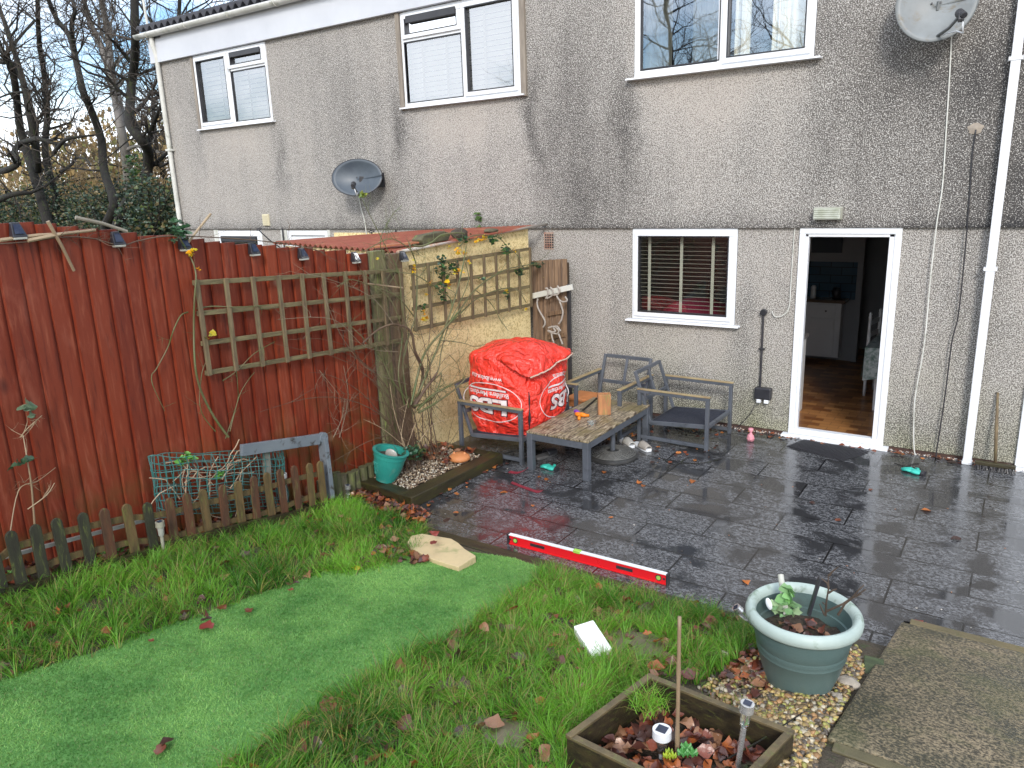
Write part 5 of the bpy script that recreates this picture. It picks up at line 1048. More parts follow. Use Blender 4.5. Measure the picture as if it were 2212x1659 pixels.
def blades(name, P, L, wd, lean, cols, nseg=3, z0=None, label=None, la=None):
    n = len(P); a = RNG.uniform(0, 2*pi, n); la = RNG.uniform(0, 2*pi, n) if la is None else la; z = Gv(P[:, 0], P[:, 1]) if z0 is None else z0
    t = np.linspace(0, 1, nseg+1); V = np.zeros((n, 2*(nseg+1)-1, 3)); D = np.stack([np.cos(a), np.sin(a)], 1); Ld = np.stack([np.cos(la), np.sin(la)], 1)
    for k, s in enumerate(t):
        out = lean*L*(s**1.8); h = L*s*np.sqrt(np.clip(1-(lean*s*.8)**2, .08, 1))
        cx = P[:, 0]+Ld[:, 0]*out; cy = P[:, 1]+Ld[:, 1]*out; cz = z+h-.004
        w = wd*(1-s**1.5)*.5
        if k < nseg: V[:, 2*k] = np.stack([cx-D[:, 0]*w, cy-D[:, 1]*w, cz], 1); V[:, 2*k+1] = np.stack([cx+D[:, 0]*w, cy+D[:, 1]*w, cz], 1)
        else: V[:, 2*k] = np.stack([cx, cy, cz], 1)
    m = V.shape[1]; base = (np.arange(n)*m)[:, None]; T = []
    for k in range(nseg-1):
        T += [[2*k, 2*k+1, 2*k+3], [2*k, 2*k+3, 2*k+2]]
    T += [[2*nseg-2, 2*nseg-1, 2*nseg]]
    F = (base[:, :, None]+np.array(T)[None]).reshape(-1, 3); C = np.repeat(cols, m, 0)
    return npmesh(name, V.reshape(-1, 3), F, grassm, C)
def grasscol(P, seed, yellow=.2):
    n = len(P); k = np.clip(.5+vnoise(P, 1.7, seed)*.9+RNG.normal(0, .22, n), 0, 1)[:, None]; c = (1-k)*np.array([.035, .145, .012])+k*np.array([.22, .50, .045])
    y = RNG.random(n) < yellow*(.5+np.clip(vnoise(P, 2.3, seed+9), -.4, 1)); c[y] = np.array([.36, .34, .09])*RNG.uniform(.6, 1.1, (y.sum(), 1)); d = RNG.random(n) < .10; c[d] = np.array([.26, .19, .08]); return c
def lawn(name, poly, n, label, seed, yellow=.25):
    P = scatter(poly, n); q = .5+.5*vnoise(P, 4.5, seed+3)+.35*vnoise(P, 11, seed); keep = RNG.random(n) < np.clip(.25+1.5*(q-.25), .06, 1); P = P[keep]; q = q[keep]
    for s, rx, ry in ((st1, .17, .17), (st2, .12, .09)):
        d = ((P[:, 0]-s.x)/rx)**2+((P[:, 1]-s.y)/ry)**2; kk = (d > 1) | (RNG.random(len(P)) < .06); P = P[kk]; q = q[kk]
    # gather blades into tufts
    cell = .075; cid = np.floor(P/cell); jit = np.stack([np.sin(cid[:, 0]*127.1+cid[:, 1]*311.7)*43758.5 % 1, np.sin(cid[:, 0]*269.5+cid[:, 1]*183.3)*43758.5 % 1], 1)
    cen = (cid+jit)*cell; mixk = (RNG.random(len(P)) < .72)[:, None]*RNG.uniform(.4, .9, (len(P), 1)); P2 = P*(1-mixk)+cen*mixk; outd = P-cen
    L = (.055+.095*np.clip(q, 0, 1.2))*RNG.uniform(.55, 1.35, len(P)); o = blades(name, P2, L, RNG.uniform(.0028, .0055, len(P)), RNG.uniform(.35, 1.2, len(P)), grasscol(P2, seed, yellow), 4, la=np.arctan2(outd[:, 1], outd[:, 0])+RNG.normal(0, .5, len(P))); return tag(o, label, 'grass', kind='stuff')
lawn('lawn_grass', leftP, 42000, 'tufty wet green grass between the picket fence and the turf', 1, .18)
lawn('lawn_grass', rightP, 72000, 'long tufty grass between the turf, patio and planter box', 5, .28)
# artificial turf
tz = lambda x, y: G(x, y)+.022
xs0, ys0 = turfP.min(0); xs1, ys1 = turfP.max(0)
def turfbase():
    ins = [tuple(p) for p in turfP]; bm = bmesh.new(); vs = [bm.verts.new((x, y, 0)) for x, y in ins]; f = bm.faces.new(vs); bmesh.ops.triangulate(bm, faces=bm.faces)
    for _ in range(6):
        es = [e for e in bm.edges if e.calc_length() > .12]
        if not es: break
        bmesh.ops.subdivide_edges(bm, edges=es, cuts=1); bmesh.ops.triangulate(bm, faces=bm.faces)
    for v in bm.verts: v.co.z = tz(v.co.x, v.co.y)
    me = bpy.data.meshes.new('artificial_turf'); bm.to_mesh(me); bm.free(); o = bpy.data.objects.new('artificial_turf', me); COL.objects.link(o); me.materials.append(GM('turf_backing', (.07, .22, .04), (.14, .33, .08), 30, rough=.7, bump=.8, bsc=200)); return o
tb_ = turfbase(); tag(tb_, kind='structure')
vis = turfP.copy()
P = scatter(vis, 150000); d = CAMP.y
kk = (P[:, 1] > -7.2); P = P[kk]
k = np.clip(.5+.8*vnoise(P, 2.1, 3)+.5*vnoise(P, 7, 8)+RNG.normal(0, .2, len(P)), 0, 1)[:, None]
cc = (1-k)*np.array([.075, .23, .045])+k*np.array([.31, .56, .15]); br = RNG.random(len(P)) < .05; cc[br] = (.25, .30, .12)
o = blades('turf_pile', P, RNG.uniform(.010, .021, len(P)), RNG.uniform(.0025, .0042, len(P)), RNG.uniform(.5, 1.3, len(P)), cc, 2, z0=Gv(P[:, 0], P[:, 1])+.022); tag(o, 'bright green artificial turf pile running up the middle of the lawn', 'artificial turf', kind='stuff')
# gravel around the pot and in the bed
ico = np.array([[0, 0, 1], [.894, 0, .447], [.276, .851, .447], [-.724, .526, .447], [-.724, -.526, .447], [.276, -.851, .447], [.724, .526, -.447], [-.276, .851, -.447], [-.894, 0, -.447], [-.276, -.851, -.447], [.724, -.526, -.447], [0, 0, -1]])
icf = np.array([[0, 1, 2], [0, 2, 3], [0, 3, 4], [0, 4, 5], [0, 5, 1], [1, 6, 2], [2, 7, 3], [3, 8, 4], [4, 9, 5], [5, 10, 1], [6, 7, 2], [7, 8, 3], [8, 9, 4], [9, 10, 5], [10, 6, 1], [11, 7, 6], [11, 8, 7], [11, 9, 8], [11, 10, 9], [11, 6, 10]])
def pebbles(name, P, Z, size, pal, label, wts=None):
    n = len(P); S = RNG.uniform(.55, 1.35, (n, 1, 3))*size*np.array([1, .8, .55]); V = ico[None]*S*(1+RNG.uniform(-.22, .22, (n, 12, 1))); a = RNG.uniform(0, 2*pi, n); c, s = np.cos(a), np.sin(a)
    x = V[:, :, 0]*c[:, None]-V[:, :, 1]*s[:, None]; y = V[:, :, 0]*s[:, None]+V[:, :, 1]*c[:, None]; tl = RNG.uniform(-.5, .5, n)[:, None]; z = V[:, :, 2]+x*tl
    V = np.stack([x+P[:, None, 0], y+P[:, None, 1], z+Z[:, None]], 2); F = (np.arange(n)[:, None, None]*12+icf[None]).reshape(-1, 3)
    C = np.repeat(np.array(pal)[RNG.choice(len(pal), n, p=wts)]*RNG.uniform(.7, 1.2, (n, 1)), 12, 0); return tag(npmesh(name, V.reshape(-1, 3), F, pebm, C, smooth=True), label, 'gravel', kind='stuff')
gravP = wpoly([(1570, 1440), (1640, 1420), (1700, 1400), (1850, 1400), (1870, 1440), (1835, 1500), (1790, 1580), (1740, 1720), (1690, 1800), (1640, 1760), (1712, 1590), (1600, 1535), (1500, 1490)])
P = scatter(gravP, 4300); P = P[(P[:, 0] < -.42-(.0*(P[:, 1])))]; pal = [(.34, .19, .08), (.42, .31, .16), (.22, .15, .08), (.50, .44, .32), (.15, .12, .085), (.46, .33, .12), (.08, .065, .05), (.15, .10, .05), (.36, .34, .10)]
ft = np.clip((P[:, 0]+1.12)/.42, .07, 1); P = P[RNG.random(len(P)) < ft]
pebbles('gravel', P, Gv(P[:, 0], P[:, 1])+RNG.uniform(-.002, .014, len(P)), .0165, pal, 'wet golden gravel between the planter, big pot and path')
for (cx, cy, r_, lab) in ((1835, 1480, .055, 'large pale angular stone beside the foot of the big pot'), (1812, 1512, .03, 'small grey angular stone under the big pot'), (1690, 1425, .05, 'flat brown stone in the dirt left of the big pot')):
    gg = grd(cx, cy); rock('stone', gg+Vector((-.01, 0, .01)), (r_, r_*.8, r_*.45), GM('pale_stone', (.42, .37, .30), (.32, .28, .23), 14, rough=.6, bump=.5), lab, cx, 'stone')
bedP = np.array([[-4.62, -3.12], [-4.08, -3.17], [-4.05, -2.2], [-4.62, -2.2]]); P = scatter(bedP, 2600)
pebbles('bed_gravel', P, np.full(len(P), .088)+RNG.uniform(-.004, .012, len(P)), .0105, [(.40, .32, .22), (.30, .22, .14), (.5, .46, .38), (.16, .11, .07), (.10, .06, .04)], 'small mixed gravel and bark in the sleeper bed')
stripP = np.array([[-2.95, -.06], [-2.95, -.005], [1.0, -.005], [1.0, -.06]]); P = scatter(stripP, 900)
pebbles('wall_gravel', P, np.full(len(P), .006), .009, [(.6, .58, .55), (.5, .4, .32), (.12, .06, .04), (.2, .08, .04)], 'pale grit and crumbs swept along the foot of the house wall')
# fallen leaves
def leafmesh(P, Z, size, pal, curl=.5, tilt=.5, oak=False, wts=None):
    n = len(P); nu, nv = 6, 3; U, Vv = np.meshgrid(np.linspace(0, 1, nu), np.linspace(-1, 1, nv)); U = U.ravel(); Vv = Vv.ravel()
    w = np.sin(np.pi*np.clip(U*.96+.02, 0, 1))**.75*.36
    x = (U-.5)[None]*np.ones((n, 1)); y = (w*Vv)[None]*(1+RNG.uniform(-.38, .38, (n, len(U))))
    c1 = RNG.uniform(-curl, curl, n)[:, None]; c2 = RNG.uniform(.1, curl*1.6, n)[:, None]; z = c1*(x**2)*1.2+c2*y**2*2.2+RNG.normal(0, .035, x.shape)
    s = RNG.uniform(.6, 1.3, n)[:, None]*size; x, y, z = x*s, y*s, z*s; a = RNG.uniform(0, 2*pi, n)[:, None]; tx = RNG.normal(0, tilt, n)[:, None]
    y, z = y*np.cos(tx)-z*np.sin(tx), y*np.sin(tx)+z*np.cos(tx); x, y = x*np.cos(a)-y*np.sin(a), x*np.sin(a)+y*np.cos(a)
    V = np.stack([x+P[:, None, 0], y+P[:, None, 1], z+Z[:, None]+np.abs(np.sin(tx))*.3*s], 2)
    T = np.array([(j*nu+i, j*nu+i+1, (j+1)*nu+i+1, (j+1)*nu+i) for j in range(nv-1) for i in range(nu-1)]); F = (np.arange(n)[:, None, None]*nu*nv+T[None]).reshape(-1, 4)
    C = np.repeat(np.array(pal)[RNG.choice(len(pal), n, p=wts)]*RNG.uniform(.7, 1.25, (n, 1)), nu*nv, 0); return V.reshape(-1, 3), F, C
brown = [(.20, .055, .03), (.12, .045, .035), (.34, .10, .03), (.07, .035, .03), (.26, .13, .07)]
def pile(name, P, Z, size, label, pal=brown, curl=.6, tilt=.5, cat='leaf litter'):
    V, F, C = leafmesh(P, Z, size, pal, curl, tilt); return tag(npmesh(name, V, F, litter, C, smooth=True), label, cat, kind='stuff')
pp = wpoly([(742, 1078), (775, 1058), (885, 1105), (930, 1120), (915, 1145), (860, 1128), (780, 1095)]); P = scatter(pp, 330); pile('leaf_litter', P, np.maximum(Gv(P[:, 0], P[:, 1]), 0)+RNG.uniform(.004, .045, len(P)), .055, 'heap of wet brown leaves in front of the sleeper bed')
pp = wpoly([(800, 1205), (830, 1185), (900, 1200), (940, 1222), (900, 1228), (850, 1222)]); P = scatter(pp, 60); pile('leaf_litter', P, Gv(P[:, 0], P[:, 1])+RNG.uniform(.01, .045, len(P)), .062, 'clump of dark leaves beside the sandstone slab')
q = [(K0+(K2-K0)*0, 0)]; P = np.array([[ (K0+(K1-K0)*u+(K3-K0)*v).x, (K0+(K1-K0)*u+(K3-K0)*v).y] for u, v in RNG.uniform(.08, .92, (260, 2))])
pile('leaf_litter', P, np.full(len(P), .350)+RNG.uniform(0, .04, len(P)), .062, 'dead brown beech leaves filling the planter box', curl=.7)
P = np.array([[random.uniform(-4.7, -4.5), random.uniform(-6.5, -3.6)] for _ in range(340)]+[[random.uniform(-4.62, -4.15), random.uniform(-2.6, -2.15)] for _ in range(90)])
pile('leaf_litter', P, np.where(P[:, 1] > -3.3, .10, Gv(P[:, 0], P[:, 1])+.01)+RNG.uniform(0, .03, len(P)), .06, 'brown leaves and scraps behind the pickets and in the bed')
P = np.array([[random.uniform(-4.4, -2.4), random.uniform(-.5, -.06)] for _ in range(150)]+[[random.uniform(-3.5, -2.3), random.uniform(-1.4, -.3)] for _ in range(60)]+[[random.uniform(-2.9, .9), random.uniform(-.16, -.03)] for _ in range(120)]+[[-3.88+random.gauss(0, .04), y] for y in np.linspace(-3.2, -2.0, 26)])
pile('leaf_litter', P, np.full(len(P), .006)+RNG.uniform(0, .012, len(P)), .045, 'wet leaf scraps along the wall, bed and under the seats', pal=[(.26, .07, .03), (.12, .04, .03), (.42, .15, .04), (.06, .035, .03)], curl=.3, tilt=.15)
P = scatter(rightP, 300); pile('leaf_litter', P, Gv(P[:, 0], P[:, 1])+RNG.uniform(.006, .045, len(P)), .075, 'brown leaves caught in the long right hand grass')
P = scatter(leftP, 150); pile('leaf_litter', P, Gv(P[:, 0], P[:, 1])+RNG.uniform(.01, .04, len(P)), .06, 'brown leaves caught in the left hand grass')
pp = wpoly([(1560, 1430), (1650, 1400), (1700, 1440), (1640, 1520), (1560, 1490)]); P = scatter(pp, 90); pile('leaf_litter', P, Gv(P[:, 0], P[:, 1])+RNG.uniform(.004, .03, len(P)), .055, 'dark leaves on the bare soil left of the big pot')
P = scatter(np.array([[-4.6, -3.45], [1.0, -3.0], [1.0, -.3], [-3.2, -.3]]), 130); V, F, C = leafmesh(P, np.full(len(P), .003), .014, [(.5, .46, .4), (.06, .05, .04), (.3, .12, .05)], .2, .1); tag(npmesh('paving_debris', V, F, litter, C), 'tiny pale and dark crumbs scattered over the wet paving', 'debris', kind='stuff')
single = [(1390, 1050, 'o'), (1380, 1043, 'o'), (1150, 1093, 'o'), (1320, 1118, 'o'), (1088, 1063, 'o'), (985, 1108, 'o'), (1495, 1040, 'o'), (1165, 1030, 'o'), (1180, 1035, 'o'), (1305, 1020, 'o'), (1880, 1058, 'b'), (2000, 1102, 'o'), (2065, 1165, 'd'), (1755, 1087, 'd'), (1810, 1122, 'b'), (1610, 1258, 'o'), (1230, 1190, 'd'), (2008, 1350, 'r'), (1985, 1345, 'r'),
          (630, 1290, 'b'), (640, 1273, 'd'), (448, 1369, 'r'), (481, 1328, 'b'), (330, 1402, 'b'), (448, 1354, 'd'), (940, 1196, 'r'), (968, 1175, 'd'), (938, 1212, 'r'), (770, 1237, 'y'), (745, 1560, 'd'), (750, 1545, 'b'), (880, 1545, 'd'), (1040, 1345, 'o'), (1210, 1520, 'b'), (350, 1640, 'b'), (700, 1640, 'b'), (360, 1625, 'd'), (540, 1336, 'b'), (1335, 1335, 'b')]
lc = dict(o=(.42, .13, .03), b=(.20, .06, .03), d=(.06, .03, .025), r=(.26, .05, .04), y=(.65, .48, .03)); ln = dict(o='orange', b='brown', d='blackened', r='dark red', y='yellow')
for i, (x, y, c) in enumerate(single):
    gg = grd(x, y); onp = gg.y > -3.55 and gg.x > -4 or False
    z = .004 if onp else gg.z+(.045 if inside(np.array([[gg.x, gg.y]]), turfP)[0] else .035)
    if c == 'r' and x > 1900: z = zp(gg.y)+.004
    if 930 < x < 980 and y < 1215: z = .196
    if onp: q = at(x, y, 2, .004); gx, gy = q.x, q.y
    else: gx, gy = gg.x, gg.y
    V, F, C = leafmesh(np.array([[0., 0.]]), np.array([0.]), .058 if c in 'ob' else .07, [lc[c]], .35, .12); o = npmesh('fallen_leaf', V, F, litter, C, smooth=True); o.location = (gx, gy, z)
    where = 'the wet paving' if onp else ('the artificial turf' if inside(np.array([[gg.x, gg.y]]), turfP)[0] else 'the concrete path' if x > 1900 else 'the sandstone slab' if 930 < x < 980 and y < 1215 else 'the lawn grass')
    tag(o, f'single {ln[c]} fallen leaf lying on {where}', 'leaf', f'{ln[c]} leaves fallen on {where}')

# ------------------------------------------------------------------ leaves and climbing stems
def leafcloud(n, c, r, pal, size, name=None, seed=0, flat=1.):
    P = RNG.normal(0, 1, (n, 3)); P /= np.linalg.norm(P, axis=1)[:, None]; P *= (RNG.random((n, 1))**.45); P = P*np.array(r)+np.array(c); V, F, C = leafmesh(P[:, :2], P[:, 2], size, pal, .5, .9*flat); return V, F, C
def mergel(name, parts, mat=leafm, **k):
    Vs, Fs, Cs = [], [], []; b_ = 0
    for V, F, C in parts: Vs.append(V); Fs.append(F+b_); Cs.append(C); b_ += len(V)
    return npmesh(name, np.concatenate(Vs), np.concatenate(Fs), mat, np.concatenate(Cs), smooth=True, **k)
def twigs(b, P, r, n, L, depth=1, spread=.9, plane=None, side=3):
    for _ in range(n):
        i = random.randint(max(0, len(P)//6), len(P)-2); p = P[i]; d = (P[i+1]-P[i]).normalized(); v = Vector((random.gauss(0, .35), random.gauss(0, 1), random.gauss(.15, .8))).normalized(); d = (d*(1-spread*.5)+v*spread).normalized()
        l = L*random.uniform(.4, 1.2); Q = [p.copy()]
        for k in range(4): d = (d+Vector((random.gauss(0, .10), random.gauss(0, .22), random.gauss(0, .22)))).normalized(); Q.append(Q[-1]+d*l/4)
        for q in Q:
            if plane is not None and q.x < plane: q.x = plane+random.random()*.01
        b.tube(Q, [r*(1-.7*k/4) for k in range(5)], side+1, cap=False)
        if depth > 0: twigs(b, Q, r*.6, 2, L*.5, depth-1, spread, plane, side)
def climber(name, lines, mat, label, nt, Lt, rt=.0028, plane=XF+.035, pxx=-4.5, cat='climbing plant', leaves=None, parent=None):
    t = empty(name, at(*lines[0][0][0], 0, pxx), label=label, cat=cat); t.location.z = max(0, t.location.z-.0)
    for (pts, r0, x_) in lines:
        Q = smooth([at(px, py, 0, x_+.03*math.sin(i*1.9+px)) for i, (px, py) in enumerate(pts)], 5); b = MB(); b.tube(Q, [1.25*r0*(1-.55*i/len(Q)) for i in range(len(Q))], 6, cap=False); twigs(b, Q, max(.0018, rt*min(1, r0/.007)), nt, Lt, 1, .9, plane); o = b.build('stem', mat if r0 < .011 else stembr, t, smooth=True, recalc=False)
    if leaves: o = mergel('leaves', leaves); o.parent = t; o.matrix_parent_inverse = Matrix.Translation(-Vector(t.location)); o['kind'] = 'stuff'
    return t
Z6 = lambda x, y: ((900+x/3.13)/1.15733, (520+y/3.13)/1.15733)
Zl = lambda l: [Z6(x, y) for x, y in l]
gl = [(.025, .085, .03), (.05, .13, .03), (.02, .06, .035)]; yl = [(.80, .52, .02), (.70, .60, .06), (.85, .40, .02)]
def lf(x, y, n, r, pal, size=.035, pxx=-4.55): c = at(*Z6(x, y), 0, pxx); return leafcloud(n, c, r, pal, size)
lv = [lf(660, 500, 60, (.04, .13, .10), gl), lf(640, 420, 24, (.03, .07, .06), gl), lf(740, 460, 26, (.03, .09, .07), gl), lf(640, 640, 30, (.03, .08, .09), gl), lf(650, 700, 14, (.03, .05, .04), gl), lf(820, 240, 30, (.04, .12, .05), gl), lf(1050, 250, 40, (.04, .10, .06), gl), lf(1150, 330, 36, (.04, .12, .06), gl), lf(1250, 500, 30, (.03, .10, .06), gl), lf(1400, 450, 20, (.03, .12, .04), gl), lf(1360, 440, 14, (.03, .05, .04), gl), lf(1150, 690, 16, (.02, .04, .06), gl),
      lf(490, 790, 8, (.02, .05, .04), gl), lf(950, 560, 8, (.02, .05, .04), gl),
      lf(685, 610, 6, (.02, .03, .04), yl, .05), lf(560, 590, 6, (.02, .04, .04), yl), lf(515, 870, 16, (.02, .05, .03), yl), lf(495, 830, 6, (.02, .03, .03), yl), lf(430, 490, 12, (.02, .03, .09), yl), lf(780, 330, 14, (.02, .07, .06), yl), lf(910, 255, 16, (.02, .07, .04), yl), lf(970, 245, 10, (.02, .05, .05), yl), lf(690, 300, 5, (.02, .04, .04), yl), lf(750, 500, 8, (.02, .05, .03), yl), lf(860, 435, 3, (.02, .02, .02), yl), lf(820, 370, 6, (.02, .04, .04), yl), lf(1150, 660, 5, (.02, .03, .03), yl), lf(1210, 350, 4, (.02, .03, .03), yl), lf(1300, 810, 4, (.02, .03, .03), yl), lf(520, 690, 4, (.02, .03, .03), yl), lf(800, 500, 5, (.02, .03, .03), yl), lf(130, 400, 3, (.02, .03, .03), yl), lf(1440, 530, 3, (.02, .03, .03), yl)]
climber('rambling_rose', [
    (Zl([(430, 1500), (480, 1400), (540, 1250), (600, 1110), (660, 950), (720, 780), (760, 640), (800, 480), (830, 300)]), .009, -4.42), (Zl([(400, 1540), (480, 1200), (560, 1060), (650, 960), (780, 800), (900, 640), (1100, 500), (1280, 450), (1400, 440)]), .009, -4.44),
    (Zl([(410, 1560), (470, 1420), (490, 1260), (430, 1120), (410, 1000), (370, 940), (300, 915), (230, 915), (130, 960), (20, 1060)]), .012, -4.40), (Zl([(380, 1560), (340, 1300), (350, 1100), (430, 860), (445, 640), (440, 450), (400, 330), (380, 270)]), .007, -4.50),
    (Zl([(420, 1560), (500, 1430), (570, 1340), (600, 1290)]), .016, -4.38), (Zl([(450, 1580), (560, 1470), (700, 1390), (800, 1340), (815, 1320)]), .010, -4.32), (Zl([(460, 1600), (600, 1520), (740, 1420), (830, 1330)]), .009, -4.30), (Zl([(430, 1560), (520, 1400), (640, 1290)]), .010, -4.36),
    (Zl([(660, 950), (760, 850), (900, 720), (1050, 650), (1180, 625), (1250, 660), (1300, 740)]), .006, -4.50), (Zl([(720, 780), (700, 700), (560, 600), (420, 520), (250, 500), (100, 480)]), .005, -4.48), (Zl([(430, 860), (300, 700), (150, 620), (0, 480)]), .004, -4.50),
    (Zl([(780, 300), (850, 230), (950, 210), (1080, 230), (1160, 310), (1230, 370), (1280, 470), (1320, 440)]), .005, -4.56), (Zl([(410, 290), (470, 300), (560, 270), (640, 210), (760, 195), (820, 200)]), .009, -4.54), (Zl([(400, 330), (250, 240), (100, 300), (30, 340)]), .004, -4.46), (Zl([(900, 640), (1000, 720), (1060, 800), (1100, 880), (1160, 960)]), .004, -4.50),
    (Zl([(620, 1040), (700, 1040), (820, 1060), (900, 1085), (1000, 1060)]), .0035, -4.40), (Zl([(440, 1500), (600, 1300), (640, 1100), (700, 900), (800, 700), (850, 550), (820, 420)]), .006, -4.44), (Zl([(700, 1150), (760, 1220), (780, 1290)]), .003, -4.40), (Zl([(370, 1500), (250, 1350), (170, 1180), (60, 1050), (-100, 900)]), .005, -4.46),
    (Zl([(350, 1540), (300, 1300), (330, 1000), (280, 800), (180, 660), (-60, 560), (-180, 620)]), .005, -4.48), (Zl([(420, 1550), (560, 1500), (620, 1380), (640, 1300)]), .007, -4.36), (Zl([(340, 1540), (330, 1250), (380, 1000), (330, 800), (300, 500), (200, 300), (100, 100), (20, -60)]), .0045, -4.50), (Zl([(300, 620), (200, 420), (160, 250), (250, 60), (330, -20)]), .0035, -4.5),
], stemg, 'sprawling thorny rose with yellow and green leaves against the yellow wall', 8, .26, leaves=lv)
b = MB(); random.seed(31)
for k in range(26):
    c = Vector((random.uniform(-4.58, -4.38), random.uniform(-2.85, -2.35), .1)); d = Vector((0, random.gauss(-.05, .22), 1)).normalized(); Q = [c]; l = random.uniform(1.3, 2.2); bend = random.gauss(0, .09)
    for j in range(14): d = (d+Vector((random.gauss(0, .05), bend+random.gauss(0, .07), random.gauss(0, .05)-(.05 if j > 8 else 0)))).normalized(); q_ = Q[-1]+d*l/14; q_.x = max(-4.62, min(-4.3, q_.x)); Q.append(q_)
    r0 = random.choice((.006, .004, .0032)); b.tube(Q, [r0*(1-.055*j) for j in range(15)], 5, cap=False); twigs(b, Q, .0022, 5, .25, 1, .9, -4.63)
tag(b.build('bare_rose_stems', stembr, smooth=True), 'tangle of bare brown rose stems at the fence corner', 'climbing plant')
ivp = at(*((880+830/5.027)/1.15733, (1020+560/5.027)/1.15733), 0, -4.30)
lv2 = mergel('ivy_plant', [leafcloud(70, ivp, (.05, .10, .09), [(.03, .10, .055), (.05, .14, .07), (.10, .16, .05)], .045), leafcloud(30, ivp+Vector((0, -.12, .05)), (.04, .08, .05), [(.03, .10, .055), (.05, .14, .07)], .035)]); tag(lv2, 'dark ivy leaves beside the tilted teal pot', 'ivy')
b = MB()
for k in range(44):
    c = Vector((random.uniform(-4.60, -4.25), random.uniform(-3.0, -2.5), .09)); d = Vector((random.gauss(0, .15), random.gauss(0, .35), 1)).normalized(); Q = [c]; l = random.uniform(.2, .75)
    for j in range(5): d = (d+Vector((random.gauss(0, .08), random.gauss(0, .16), random.gauss(0, .1)))).normalized(); Q.append(Q[-1]+d*l/5)
    b.tube(Q, [.0035*(1-.13*j) for j in range(6)], 4, cap=False)
tag(b.build('stem_thicket', stembr, smooth=True), 'thicket of thin dead stems at the foot of the rose', 'dead stems')
b = MB()
for k, (l) in enumerate([[(905, 915), (880, 985)], [(905, 985), (840, 930), (792, 905)], [(890, 985), (862, 900), (850, 830)], [(900, 980), (940, 920), (1000, 900)], [(895, 985), (875, 945), (890, 860)]]):
    Q = smooth([at(x*1.0-8, y*1.0, 0, -4.33) for x, y in l], 5); b.tube(Q, [.0028*(1-.5*i/len(Q)) for i in range(len(Q))], 5, cap=False); twigs(b, Q, .0014, 5, .10, 0)
tag(b.build('dry_seedling_stems', GM('straw_stem', (.50, .38, .24), (.35, .25, .15), 9, rough=.7)), 'pale dry branching stems growing from the tilted teal pot', 'dead plant')
Z4 = lambda x, y: ((x/2.766)/1.15733, (500+y/2.766)/1.15733)
ev = at(*Z4(1240, 250), 0, XF+.09)
lv = [leafcloud(46, ev+Vector((0, 0, .02)), (.04, .07, .10), [(.035, .10, .04), (.06, .14, .07), (.10, .17, .10)], .045), leafcloud(8, at(*Z4(1320, 370), 0, XF+.1), (.02, .05, .03), yl, .035), leafcloud(6, at(*Z4(1460, 945), 0, -4.58), (.02, .05, .02), [(.3, .28, .03), (.5, .4, .02)], .04), leafcloud(2, at(*Z4(1370, 480), 0, XF+.1), (.01, .02, .01), yl, .03)]
climber('climbing_rose', [
    ([Z4(x, y) for x, y in ((1580, 1640), (1480, 1500), (1390, 1320), (1350, 1150), (1340, 900), (1345, 680), (1355, 520), (1320, 400), (1240, 260))], .0075, -4.60), ([Z4(x, y) for x, y in ((1385, 1280), (1400, 1180), (1430, 1100), (1440, 1020))], .003, -4.6), ([Z4(x, y) for x, y in ((1560, 1650), (1640, 1400), (1645, 1300), (1635, 1180))], .003, -4.62), ([Z4(x, y) for x, y in ((1590, 1600), (1650, 1370), (1700, 1270), (1760, 1190))], .003, -4.62),
    ([Z4(x, y) for x, y in ((1360, 750), (1480, 735), (1640, 740), (1860, 725))], .0045, -4.60), ([Z4(x, y) for x, y in ((1300, 775), (1250, 800), (1200, 900), (1160, 1020), (1080, 1170), (1050, 1210), (1060, 1290), (1140, 1460))], .004, -4.62), ([Z4(x, y) for x, y in ((1490, 1600), (1410, 1500), (1380, 1400), (1385, 1280))], .003, -4.6), ([Z4(x, y) for x, y in ((1540, 1250), (1640, 1180), (1760, 1060), (1900, 980))], .003, -4.58)],
    stemg, 'thorny green climbing stem with an evergreen sprig on the fence trellis', 2, .14, rt=.002, leaves=lv)
climber('bramble', [([Z4(x, y) for x, y in ((140, 1640), (200, 1570), (290, 1490))], .003, -4.60), ([Z4(x, y) for x, y in ((150, 1640), (190, 1530), (170, 1440))], .002, -4.6), ([(75, 1135), (68, 1050), (60, 1000), (50, 940)], .005, -4.55), ([(20, 1165), (40, 1060), (80, 1040), (120, 1010)], .003, -4.55), ([(60, 1100), (100, 1070), (118, 1043)], .003, -4.5)], bamboo, 'bare bramble shoots with a few leaves at the far left of the fence', 3, .12, rt=.0018, leaves=[leafcloud(5, at(*Z4(170, 1455), 0, -4.58), (.01, .05, .03), [(.20, .28, .18), (.14, .22, .13)], .06), leafcloud(4, at(*Z4(225, 1500), 0, -4.58), (.01, .02, .02), [(.16, .24, .15)], .05), leafcloud(7, at(40, 1005, 0, -4.5), (.02, .10, .03), [(.05, .10, .05)], .06)])
climber('hanging_shoots', [([(733, 945), (745, 900), (752, 850), (742, 790)], .003, -4.58), ([(690, 800), (730, 850), (745, 920), (760, 960)][:2]+[(742, 870)], .002, -4.6), ([(850, 700), (800, 640), (700, 600), (640, 590)], .003, -4.52), ([(860, 760), (790, 750), (720, 690), (600, 690)], .003, -4.5), ([(880, 830), (800, 800), (740, 730), (700, 640)], .003, -4.5), ([(720, 945), (738, 905), (745, 860)], .0035, -4.57)], GM('pale_shoot', (.26, .20, .13), (.17, .13, .09), 8, rough=.6), 'bare thorny shoots crossing the right of the fence trellis', 7, .22, rt=.0022)
